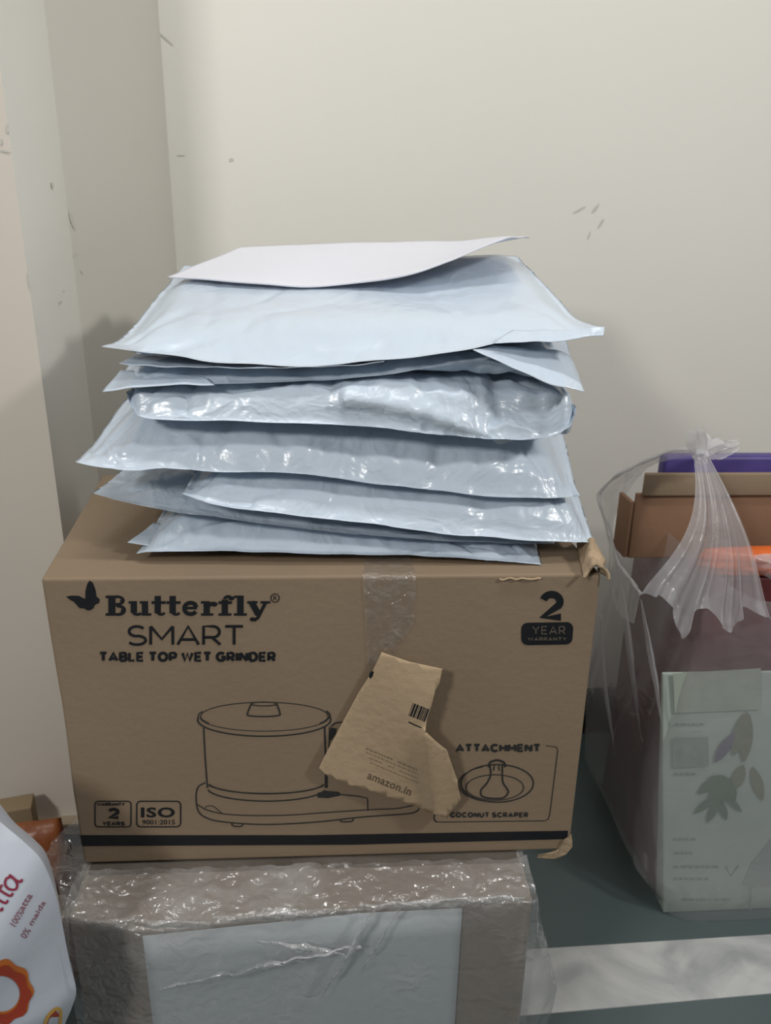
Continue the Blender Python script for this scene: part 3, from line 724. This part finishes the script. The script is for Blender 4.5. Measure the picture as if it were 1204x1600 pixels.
def fr_at(x):
    for a_, b_ in zip(e, e[1:]):
        if x <= b_.x: t = (x-a_.x)/(b_.x-a_.x); return a_.lerp(b_, t)
    return e[-1]
xa, xb = e[1].x+.0005, e[4].x
def labf(u, v):
    x = lerp(xa, xb, u); p = fr_at(x); return Vector((x, p.y-.0022, lerp(LZ-.006, .03, v)))
grid('paper_label', labf, 30, 8, M_lab, ship, .0005)['label'] = 'large pale grey paper sheet on the front'
# wrap film: front sheet and top sheet in one
def wrapf(u, v):
    x = lerp(e[0].x-.004, e[-1].x+.004, u); f = fr_at(clamp(x, e[0].x, e[-1].x)); f = Vector((x, f.y, LZ))
    back = Vector((lerp(BKL.x, BKR.x, u), lerp(BKL.y, BKR.y, u), LZ))
    if v < .45:
        t = v/.45; p = Vector((x, f.y-.004, lerp(.02, LZ+.002, t)))
        k = .004*nz(p, 9, 3); p.y -= .003+abs(k)*(.4+t); return p
    t = (v-.45)/.55; hid = f.lerp(back, .24)
    p = f.lerp(hid, t); p.y -= .007*(1-t)
    p.z += .003+.009*abs(nz(p, 26, 5))*math.sin(PI*clamp(1-t))**.5+.004*abs(nz(p, 75, 8))+.003*math.sin(PI*t)
    if p.z > LZ-.0: p.z = min(p.z, LZ+.013)
    if p.y > .640+K*p.x: p.z = LZ-.0012+.0012
    return p
grid('plastic_wrap', wrapf, 130, 130, M_wrap, ship)['label'] = 'clear crinkled plastic film'
def bunch(p0, p1, w_, h, seed, n=50):
    def fn(u, v):
        x = lerp(p0[0], p1[0], u)+w_*.5*(v-.5)*math.sin(seed); y = lerp(p0[1], p1[1], u)+w_*(v-.5)*(.4+.6*math.sin(PI*u))
        hh = h*(1-(2*v-1)**2)*math.sin(PI*clamp(u*.96+.02))**.6
        f = fr_at(at_y(x, y, .59).x); q_ = at_y(x, y, f.y-.012-hh)
        q_.y += .004*nz(q_, 55, seed)+.002*nz(q_, 140, seed+3); return q_
    o_ = grid('film_fold', fn, n, 12, M_wrapd, ship); return o_
bunch((130, 1440), (330, 1446), 16, .004, 1); bunch((250, 1548), (565, 1478), 10, .004, 2); bunch((330, 1436), (560, 1424), 18, .004, 3)
bunch((500, 1560), (600, 1400), 46, .007, 4); bunch((560, 1520), (640, 1400), 30, .005, 5); bunch((560, 1418), (820, 1404), 16, .004, 6)
bunch((400, 1470), (540, 1492), 12, .003, 7)
# loose folds of the film: right flare, left lobe, diagonal crease
Yr = e[-1].y
def flare(u, v):
    inner = at_y(833, 1408, Yr).lerp(at_y(800, 1640, Yr-.01), v)
    ox = pl([(0, 838), (.2, 846), (.45, 862), (.62, 870), (.75, 862), (1, 846)], v); oy = lerp(1392, 1640, v)
    outer = at_y(ox, oy, Yr+.02); p = inner.lerp(outer, u); p.y -= .012*math.sin(PI*u)+.004*nz(p, 40, 2); return p
grid('film_fold', flare, 12, 40, M_wrap, ship)['label'] = 'loose film flaring out on the right'
def lobe(u, v):
    ang = PI*(u*1.0)
    prof_ = [at_y(128, 1262, .72), at_y(106, 1290, .70), at_y(80, 1318, .68), at_y(74, 1345, .65), at_y(84, 1385, .62), at_y(106, 1432, .60)]
    o_ = catmull(prof_, 6); p1 = resample(o_, 30)[int(round(v*30))]
    p2 = Vector((e[0].x+.012, p1.y+.01, min(p1.z, LZ+.06)))
    p = p1.lerp(p2, u); p.y -= .018*math.sin(PI*u); p += Vector((nz(p, 45, 1), nz(p, 45, 2), nz(p, 45, 3)))*.006; return p
grid('film_fold', lobe, 16, 30, M_wrap, ship)['label'] = 'puffed film bulging on the left'
def lobe2(u, v):
    a_ = at_y(70, 1350, .50).lerp(at_y(118, 1548, .50), v); b_ = at_y(104, 1400, .565).lerp(at_y(112, 1560, .565), v)
    c_ = at_y(48, 1400, .49).lerp(at_y(114, 1552, .49), v)
    p = b_.lerp(c_.lerp(a_, .5*math.sin(PI*v)), u); p += Vector((0, nz(p, 30, 5), 0))*.004; return p
grid('film_fold', lobe2, 12, 24, M_wrap, ship)['label'] = 'film draped against the flour bag'

# ------------------------------------------------------------------ flour bag at the lower left
FBY = .50
fbag = empty('flour_bag', at_y(-60, 1560, FBY)*1, 'white flour bag printed with red lettering and an orange ring, in the lower left corner', 'bag')
fbag.location.z = 0
ol = [(-170, 1185), (-70, 1222), (0, 1284), (38, 1316), (66, 1346), (86, 1395), (98, 1450), (110, 1510), (119, 1547), (112, 1575), (100, 1604), (84, 1660), (55, 1740), (10, 1850), (-200, 1870), (-400, 1800), (-360, 1600), (-270, 1360)]
OW = [at_y(x, y, FBY) for x, y in ol]
cen = Vector((sum(p.x for p in OW)/len(OW), FBY, sum(p.z for p in OW)/len(OW)))
zmin = min(p.z for p in OW)
OW = [Vector((p.x, p.y, (p.z-zmin)*1.0+zmin if p.z > .1 else max(.0, p.z))) for p in OW]
zmin = min(p.z for p in OW)
OWs = catmull(OW+[OW[0]], 5)[:-1]
def bagpt(x, y):      # bulging front surface for a pixel
    p = at_y(x, y, FBY); d = 1e9
    for a_, b_ in zip(OWs, OWs[1:]+OWs[:1]):
        t = clamp((p-a_).dot(b_-a_)/max(1e-9, (b_-a_).length_squared)); d = min(d, (p-(a_+(b_-a_)*t)).length)
    return d
NB = len(OWs); V = []; Fc = []
for side in (-1, 1):
    for j in range(13):
        t = j/12
        for i, p in enumerate(OWs):
            q_ = cen.lerp(p, t); dd = (p-cen).length*(1-t)
            th = .055*(1-math.exp(-dd/.035))+.0015
            q_.y = FBY+side*th+.003*nz(q_, 25, side)*(1 if t < 1 else 0); 
            if t == 1: q_.y = FBY
            V.append(q_)
for sidx in (0, 1):
    o0 = sidx*13*NB
    for j in range(12):
        for i in range(NB):
            f_ = (o0+j*NB+i, o0+j*NB+(i+1) % NB, o0+(j+1)*NB+(i+1) % NB, o0+(j+1)*NB+i); Fc.append(f_ if sidx else f_[::-1])
for v_ in V: v_.z = max(v_.z-zmin*0, 0.0)
M_fb = mat('flour_bag_plastic', (.62, .66, .74), .3, .5, 7, .97, .12, 22, 3, coat=.1)
fbo = mesh('bag_body', V, Fc, M_fb, fbag)
zlow = min(v_.z for v_ in V)
if zlow > 0:
    # rest the bag on the floor: stretch the hidden lower part down
    for v_ in fbo.data.vertices:
        if v_.co.z < .16: v_.co.z = .16*(v_.co.z-zlow)/(.16-zlow)
from mathutils.bvhtree import BVHTree
bt = BVHTree.FromPolygons([v_.co.copy() for v_ in fbo.data.vertices], [tuple(p.vertices) for p in fbo.data.polygons])
def bagplane(x, y, k=0):
    d = ray(x, y).normalized(); h = bt.ray_cast(EYE, d)
    p = h[0] if h[0] is not None else at_y(x, y, FBY-.05)
    return p-d*(.0007+.00002*(k % 12))
red = mat('red_print', (.28, .03, .06), .4); org = mat('orange_print', (.62, .17, .03), .4); rdo = mat('red_orange_print', (.42, .055, .025), .4); yel = mat('yellow_print', (.75, .42, .08), .4)
def ringpoly(cx, cy, r, wob, n=56, ph=0): return [(cx+(r+wob*math.cos(9*t+ph))*math.cos(t), cy+(r+wob*math.cos(9*t+ph))*math.sin(t)) for t in [2*PI*i/n for i in range(n)]]
def disk(ink, P, inner=None):
    if inner:
        i0 = len(ink.V); n = len(P); ink.k += 1
        for a_, b_ in zip(P, inner):
            for q_ in (a_, (Vector(a_)*.5+Vector(b_)*.5), b_): ink.V.append(ink.plane(q_[0], q_[1], ink.k))
        for i in range(n):
            a_ = i0+3*i; b_ = i0+3*((i+1) % n); ink.F += [(a_, b_, b_+1, a_+1), (a_+1, b_+1, b_+2, a_+2)]
ink = Ink(bagplane); disk(ink, ringpoly(2, 1549, 49, 2.5), ringpoly(2, 1552, 29, 0)); ink.build('printed_ring', org, fbag, 'orange and red scalloped ring')
ink = Ink(lambda x, y, k: bagplane(x, y, 11)-ray(x, y)*.0004)
disk(ink, [p for p in ringpoly(2, 1555, 45, 2.5)], ringpoly(2, 1555, 30, 0)); ink.build('printed_ring', rdo, fbag)
ink = Ink(bagplane); ink.stroke([(68, 1606), (74, 1590), (82, 1580), (90, 1576), (95, 1582), (93, 1606)], 5, True); ink.build('printed_petal', yel, fbag)
ink = Ink(bagplane); ink.poly([(71, 1606), (78, 1588), (87, 1578), (93, 1586), (90, 1606)]); ink.build('printed_petal', rdo, fbag)
A1 = -math.radians(54)
def lt(cx, cy, a_): return lambda x, y: rot(x, y, cx, cy, a_)
ink = Ink(bagplane); 
# hand lettering: a t t a
def script(parts, ox, oy, sc, a_, wd):
    for p in parts: ink.stroke([rot(ox+x*sc, oy-y*sc, ox, oy, a_) for x, y in p], wd, True)
aa = lambda x: [[(x+.62, .60), (x+.40, .74), (x+.12, .62), (x+.04, .32), (x+.2, .04), (x+.45, .08), (x+.62, .36), (x+.66, .72)], [(x+.66, .74), (x+.62, .3), (x+.7, .02), (x+.85, .06)]]
tt = lambda x: [[(x+.25, 1.15), (x+.22, .5), (x+.28, .06), (x+.48, .04)], [(x+.0, .72), (x+.52, .74)]]
script(aa(0)+tt(.85)+tt(1.3)+aa(1.8), -9, 1440, 30, A1-.03, 3.6)
ink.build('printed_lettering', red, fbag, 'dark red handwritten style word atta')
ink = Ink(bagplane); 
ink.text('100%', 20, 1440, 47, 1451, 0, lt(20, 1446, A1-.08)); ink.text('atta', 47, 1440, 76, 1449, .01, lt(20, 1446, A1-.08))
ink.text('0%', 35, 1460, 51, 1471, 0, lt(35, 1464, A1-.1)); ink.text('maida', 58, 1461, 100, 1469, .01, lt(35, 1464, A1-.1))
ink.build('small_lettering', mat('dull_red_print', (.30, .12, .15), .5), fbag)

# things behind the flour bag
def pillow(name, c, sx, sy, sz, m, yaw=0, seed=0, parent=None, lean=0, n=24):
    V = []; Fc = []
    for side in (-1, 1):
        for j in range(n+1):
            for i in range(n+1):
                a_ = i/n*2-1; b_ = j/n*2-1
                th = ((1-a_**4)*(1-b_**4))**.5
                wob = 1+.03*nz((a_, b_, seed), 3, seed)
                x = a_*sx/2*wob*(1-.06*b_*b_); z = b_*sz/2; y = side*sy/2*th*(1+.15*nz((a_, b_, side), 3, seed))
                y += lean*b_
                V.append(Vector((c[0]+x*math.cos(yaw)-y*math.sin(yaw), c[1]+x*math.sin(yaw)+y*math.cos(yaw), c[2]+z)))
    N1 = n+1
    for sidx in (0, 1):
        o0 = sidx*N1*N1
        for j in range(n):
            for i in range(n):
                f_ = (o0+j*N1+i, o0+j*N1+i+1, o0+(j+1)*N1+i+1, o0+(j+1)*N1+i); Fc.append(f_ if sidx == 0 else f_[::-1])
    o = mesh(name, V, Fc, m, parent)
    bm = bmesh.new(); bm.from_mesh(o.data); bmesh.ops.remove_doubles(bm, verts=bm.verts[:], dist=1e-5); bm.to_mesh(o.data); bm.free()
    for p in o.data.polygons: p.use_smooth = True
    return o
tp_ = at_y(48, 1283, .76)
o = pillow('snack_packet', (tp_.x, .76, tp_.z/2), .075, .05, tp_.z, mat('orange_brown_packet', (.36, .11, .035), .35, .5, 20, .5, .3, 30), .2, 3)
tag(o, 'orange brown packet poking up behind the flour bag', 'packet')
tq = at_y(30, 1272, .80)
o = hexa('folded_cardboard', box8(tq.x-.03, tq.x+.012, .80, .83, 0, tq.z, .3), mat('dull_tan_card', (.26, .19, .11), .8), None, .002)
tag(o, 'narrow tan piece of folded cardboard standing by the wall behind the flour bag', 'cardboard')

# ------------------------------------------------------------------ goods inside the carrier bag
gx = at_z(1040, 1438, 0)        # front lower left corner on the floor
GY = gx.y+.012
yawG = math.radians(4)
# sage green pack at the front
top = at_y(1035, 1052, GY+.0).z
pk = empty('printed_pack', (gx.x+.16, GY+.04, 0), 'pale sage green pack with leaf pictures standing at the front of the carrier bag', 'pack')
M_pack = mat('sage_pack', (.46, .52, .47), .5, .4, 8, .95)
def packf(c8):
    for i in (6, 7): c8[i] = c8[i]+(c8[11-i] - c8[i])*.86
    return c8
_c = packf(box8(gx.x, gx.x+.34, GY, GY+.030, 0.001, top, yawG))
_dx = at_y(1034, 1052, GY).x-gx.x
for i in (4, 7): _c[i] = _c[i]+Vector((_dx, 0, 0))
hexa('pack_body', _c, M_pack, pk, .006)
kk = math.tan(yawG)
pkplane = lambda x, y, k=0: at_fr(x, y, GY-kk*gx.x-.0006-.00003*(k % 10), kk)
leafd = mat('leaf_green', (.13, .20, .13), .6); leafo = mat('leaf_olive', (.22, .23, .16), .6); leafp = mat('leaf_plum', (.17, .15, .22), .6); pale = mat('pale_green_grey', (.30, .34, .32), .6); pband = mat('pack_band', (.41, .46, .39), .5)
def leaf(ink, x0, y0, x1, y1, w_):
    a_ = Vector((x0, y0)); b_ = Vector((x1, y1)); t = (b_-a_); n = Vector((-t.y, t.x)).normalized()
    P = [a_+t*s_+n*w_*math.sin(PI*s_)**.8 for s_ in [i/8 for i in range(9)]]+[a_+t*s_-n*w_*math.sin(PI*s_)**.8 for s_ in [i/8 for i in range(7, 0, -1)]]
    ink.poly([(p.x, p.y) for p in P])
sc = 759/204.
T3 = lambda x, y: (1000+x/sc, 1020+y/sc)
def lf(ink, a_, b_, w_): leaf(ink, *T3(*a_), *T3(*b_), w_)
ink = Ink(pkplane); ink.poly([T3(190, 120), T3(700, 90), T3(700, 330), T3(200, 350)]); ink.build('printed_band', pband, pk)
ink = Ink(lambda x, y, k: pkplane(x, y, k)-Vector((0, .0004, 0)))
for a_, b_, w_ in [((470, 720), (330, 820), 8), ((560, 800), (400, 720), 12), ((480, 730), (420, 900), 13), ((480, 740), (540, 880), 13), ((450, 830), (310, 935), 6), ((460, 850), (385, 990), 6), ((460, 850), (500, 975), 6), ((490, 830), (590, 925), 5)]: lf(ink, a_, b_, w_)
ink.build('leaf_picture', leafd, pk, 'dark green spread of leaves')
ink = Ink(lambda x, y, k: pkplane(x, y, k)-Vector((0, .0003, 0)))
for a_, b_, w_ in [((600, 650), (540, 800), 10), ((650, 660), (710, 860), 9), ((620, 340), (540, 600), 11), ((630, 350), (600, 640), 10)]: lf(ink, a_, b_, w_)
ink.build('leaf_picture', leafo, pk, 'dull olive leaves')
ink = Ink(lambda x, y, k: pkplane(x, y, k)-Vector((0, .0006, 0)))
lf(ink, (550, 460), (430, 640), 8); ink.build('leaf_picture', leafp, pk, 'dark plum coloured leaf')
ink = Ink(pkplane); ink.poly([T3(190, 495), T3(390, 490), T3(395, 660), T3(190, 670)]); ink.build('printed_panel', pale, pk, 'grey green block')
ink = Ink(pkplane)
ink.poly([T3(590, 1350), T3(640, 1230), T3(760, 1080), T3(900, 1100), T3(900, 1350), T3(640, 1365)]); ink.stroke([T3(640, 1365), T3(640, 1540)], 3)
ink.build('tree_picture', pale, pk, 'pale grey green tree shape')
M_pp = mat('pack_print', (.24, .28, .26), .6)
for yy, x0, x1 in [(1080, 190, 320), (1160, 195, 300), (1240, 190, 460), (1310, 190, 400), (1430, 240, 520), (410, 200, 380), (700, 195, 330)]:
    x = x0; ink = Ink(pkplane)
    while x < x1:
        w_ = random.uniform(14, 40); ink.poly([T3(x, yy), T3(min(x+w_, x1), yy), T3(min(x+w_, x1), yy+12), T3(x, yy+12)]); x += w_+9
    ink.build('printed_line', M_pp, pk)
ink = Ink(pkplane)
ink.stroke([T3(495, 1240), T3(525, 1300), T3(570, 1235)], 2.2)
ink.build('printed_mark', M_pp, pk)
# maroon box behind it
ty = GY+.036
mtop = at_y(1150, 903, ty).z
o = hexa('maroon_box', box8(gx.x-.003, gx.x+.33, ty, ty+.245, .001, mtop, yawG), mat('maroon_board', (.13, .028, .03), .5, .4, 8, .85), None, .006)
tag(o, 'tall dark maroon box standing behind the sage green pack in the carrier bag', 'box')
# orange packet on the maroon box
oz = mtop
orp = at_y(1068, 870, ty+.05)
tag(pillow('orange_packet', (orp.x+.17, ty+.020, mtop+.019), .34, .036, .038, mat('orange_packet_film', (.80, .16, .03), .4, .5, 12, .8, .2, 25), yawG, 6), 'bright orange packet lying on top of the maroon box', 'packet')
# brown carton at the back
cy = ty+.058
ca = at_y(1003, 778, cy); ctop = at_y(1100, 742, cy-.004).z; crim = at_y(1100, 777, cy-.004).z
bc = empty('brown_carton', (ca.x+.15, cy+.06, 0), 'reddish brown cardboard carton with a paler rim at the back of the carrier bag', 'carton')
zB = mtop+.001
hexa('front_panel', box8(ca.x-.008, ca.x+.36, cy, cy+.006, zB, crim+.002, yawG), M_cardr, bc, .0015)
hexa('rim', box8(ca.x-.0, ca.x+.365, cy-.005, cy+.004, crim, ctop, yawG), M_card, bc, .002)
hexa('side_panel', box8(ca.x-.0145, ca.x-.0085, cy+.002, cy+.045, zB, crim-.010, yawG), M_cardr, bc, .0015)
hexa('side_panel', box8(ca.x+.355, ca.x+.361, cy+.03, cy+.07, zB, crim, yawG), M_cardr, bc, .0015)
hexa('back_panel', box8(ca.x-.014, ca.x+.355, cy+.047, cy+.052, zB, crim-.03, yawG), M_cardr, bc, .0015)
# purple box behind
pu = at_y(1110, 713, cy+.02)
o = hexa('purple_box', box8(at_y(1036, 730, cy+.02).x, ca.x+.345, cy+.016, cy+.040, zB+.001, pu.z, yawG), mat('purple_board', (.085, .06, .24), .45, .4, 9, .8), None, .006)
tag(o, 'purple box showing above the brown carton rim at the back of the carrier bag', 'box')

# ------------------------------------------------------------------ translucent carrier bag
cb = empty('carrier_bag', (gx.x+.17, GY+.15, 0), 'translucent white plastic carrier bag with a knotted top, beside the printed carton', 'plastic bag')
xL, xR, yF, yBk = gx.x-.03, gx.x+.40, GY-.016, ty+.27
def ring(z):
    # rounded plan outline; narrower low, wider in the middle, pulled in at the top
    t = clamp(z/.42)
    gl_ = .020*math.sin(PI*clamp(t*1.0))+.0
    return xL-gl_+.03*(1-sstep(0, .08, z)), xR+gl_-.03*(1-sstep(0, .08, z)), yF-.004, yBk
zrim = at_y(1050, 940, yF).z
def bodyf(u, v):
    z = lerp(.001, zrim, v**.9); x0, x1, y0, y1 = ring(z); a_ = u*2*PI
    ex = 9; cs, sn = math.cos(a_), math.sin(a_)
    x = (x0+x1)/2+(x1-x0)/2*math.copysign(abs(cs)**(2/ex), cs); y = (y0+y1)/2+(y1-y0)/2*math.copysign(abs(sn)**(2/ex), sn)
    # left side leans back
    p = Vector((x, y, z)); n_ = Vector((cs, sn, 0))
    p += n_*(.010*abs(nz((x*2.2, y*2.2, z*.5), 12, 3))+.004*abs(nz((x*2, y*2, z*.6), 30, 6)))*sstep(0, .1, z)
    if n_.y < 0: p.y = min(p.y, yF+.5)
    # rim rises towards the left rear
    dz = sstep(.0, .9, -cs)*.05*v**3+sstep(0, 1, sn)*.05*v**3
    p.z += dz
    yr = math.radians(4); 
    return Vector((xL+(p.x-xL)*math.cos(yr)-(p.y-yF)*math.sin(yr), yF+(p.x-xL)*math.sin(yr)+(p.y-yF)*math.cos(yr), p.z))
grid('bag_body', bodyf, 160, 70, M_bag, cb)
knot = at_y(1095, 712, yF+.06)
# pleated fan falling from the knot to the front rim
fan_bot = [(1000, 935), (1018, 932), (1042, 938), (1062, 990), (1068, 1000), (1082, 962), (1100, 950), (1118, 962), (1128, 982), (1150, 978), (1165, 955), (1185, 958), (1204, 968)]
FB = [at_y(x, y, yF-.012-.006*math.sin(i*1.9)) for i, (x, y) in enumerate(fan_bot)]
FBr = resample(catmull(FB, 6), 120)
def fanf(u, v):
    b_ = FBr[int(round(u*120))]
    t_ = knot+Vector(((u-.5)*.018, -.004*math.sin(u*PI), .0))
    p = t_.lerp(b_, v); p.x += (u-.45)*.035*math.sin(PI*v)*-.35+.010*math.sin(PI*v)
    # arch outwards at the top
    p.y -= .030*math.sin(PI*min(1, v*1.1))**1.0*(1-v*.5)
    pl_ = math.sin(u*58+2*math.sin(u*9))*.0055+math.sin(u*23+1)*.005
    p.y += pl_*(.25+v)*(1-.2*v); p.x += .002*math.sin(u*41)*v
    return p
grid('gathered_handle', fanf, 120, 60, M_bagd, cb)['label'] = 'pleated fan of gathered film below the knot'
# left sheet from knot to left rim
LE = [(1088, 702), (1050, 704), (1005, 722), (965, 742), (938, 768), (936, 785), (948, 822), (958, 852), (966, 880), (985, 905), (1000, 928)]
LEy = [yF+.06, yF+.09, yF+.13, yF+.16, yF+.18, yF+.18, yF+.17, yF+.15, yF+.12, yF+.06, yF-.005]
LP = resample(catmull([at_y(x, y, Y) for (x, y), Y in zip(LE, LEy)], 6), 90)
LI = [(1085, 712), (1040, 720), (1010, 732), (1000, 745), (985, 762), (962, 800), (955, 840), (952, 880), (955, 930), (968, 960), (990, 975)]
LIy = [yF+.06, yF+.12, yF+.18, yF+.24, yF+.27, yF+.27, yF+.27, yF+.25, yF+.2, yF+.1, yF+.0]
LQ = resample(catmull([at_y(x, y, Y) for (x, y), Y in zip(LI, LIy)], 6), 90)
def lsh(u, v):
    i = int(round(u*90)); p = LP[i].lerp(LQ[i], v); return p+Vector((nz(p, 40, 1), nz(p, 40, 2), nz(p, 40, 3)))*.004*math.sin(PI*clamp(u))
grid('side_film', lsh, 90, 14, M_bag, cb)
for k_, (P_, w_) in enumerate([([(957, 850), (972, 930), (985, 1030), (1000, 1150)], 9), ([(1000, 935), (1012, 1000), (1026, 1080), (1032, 1130)], 7), ([(940, 960), (944, 1060), (960, 1180)], 6)]):
    def crf(u, v, P_=P_, w_=w_, k_=k_):
        yb = [yF+.14, yF+.01, yF+.17][k_]
        A_ = resample(catmull([at_y(x, y, yb-.02) for x, y in P_], 6), 30)[int(round(v*30))]
        q_ = A_+Vector(((u-.5)*w_/900*math.sin(PI*clamp(v+.02)), -.006*math.sin(PI*u), 0)); q_.y += .004*nz(q_, 40, k_); return q_
    grid('film_crease', crf, 8, 30, M_bagd, cb)
# twisted rim cord along the handle hole
def tube(name, P, r0, r1, m, parent, n=8, bumps=0):
    V = []; Fc = []
    for i, p in enumerate(P):
        t = (P[min(i+1, len(P)-1)]-P[max(i-1, 0)]).normalized(); a_ = t.orthogonal().normalized()
        if i == 0: pa = a_
        a_ = (pa-t*pa.dot(t)).normalized(); pa = a_; b_ = t.cross(a_); r = lerp(r0, r1, i/(len(P)-1))
        for k in range(n):
            an = 2*PI*k/n; rr = r*(1+bumps*math.sin(an*2+i*.6)); V.append(p+a_*rr*math.cos(an)+b_*rr*math.sin(an))
    for i in range(len(P)-1):
        for k in range(n): Fc.append((i*n+k, i*n+(k+1) % n, (i+1)*n+(k+1) % n, (i+1)*n+k))
    Fc.append(tuple(reversed(range(n)))); Fc.append(tuple(range((len(P)-1)*n, len(P)*n)))
    return mesh(name, V, Fc, m, parent)
tube('film_edge', LP, .0022, .0022, M_bagd, cb, 8, .4)
RP = resample(catmull([at_y(x, y, yF+.05) for x, y in ((1204, 905), (1180, 892), (1168, 880), (1180, 868), (1206, 866), (1230, 880))], 6), 40)
def rbit(u, v):
    i = int(round(u*40)); p = RP[i]; q_ = at_y(1215, 885, yF+.03); r_ = p.lerp(q_, v); r_.y += .006*math.sin(u*20)*v; return r_
grid('gathered_handle', rbit, 40, 10, M_bagd, cb)
# knot with crumpled ears
def ear(px_tip, py_tip, w_, seed, Y=yF+.055):
    tip = at_y(px_tip, py_tip, Y)
    def fn(u, v):
        p = knot.lerp(tip, v); side = (tip-knot).cross(Vector((0, 1, 0))).normalized()
        p = p+side*(u-.5)*w_*(.25+.75*math.sin(PI*clamp(v*.75+.1)))
        p.y += .008*math.sin(u*13+seed)*(.3+v)+.004*nz(p, 80, seed); p.z += .003*nz(p, 90, seed+1); return p
    return grid('knot_ear', fn, 22, 16, M_bagd, cb)
ear(1092, 672, .030, 1); ear(1128, 690, .018, 2); ear(1150, 693, .022, 4, yF+.09)
bm = bmesh.new(); bmesh.ops.create_icosphere(bm, subdivisions=4, radius=.010)
for v_ in bm.verts: v_.co = knot+v_.co*(1+.5*nz(v_.co, 160, 3))
me = bpy.data.meshes.new('knot'); bm.to_mesh(me); bm.free(); link('knot', me, M_bagd, cb)
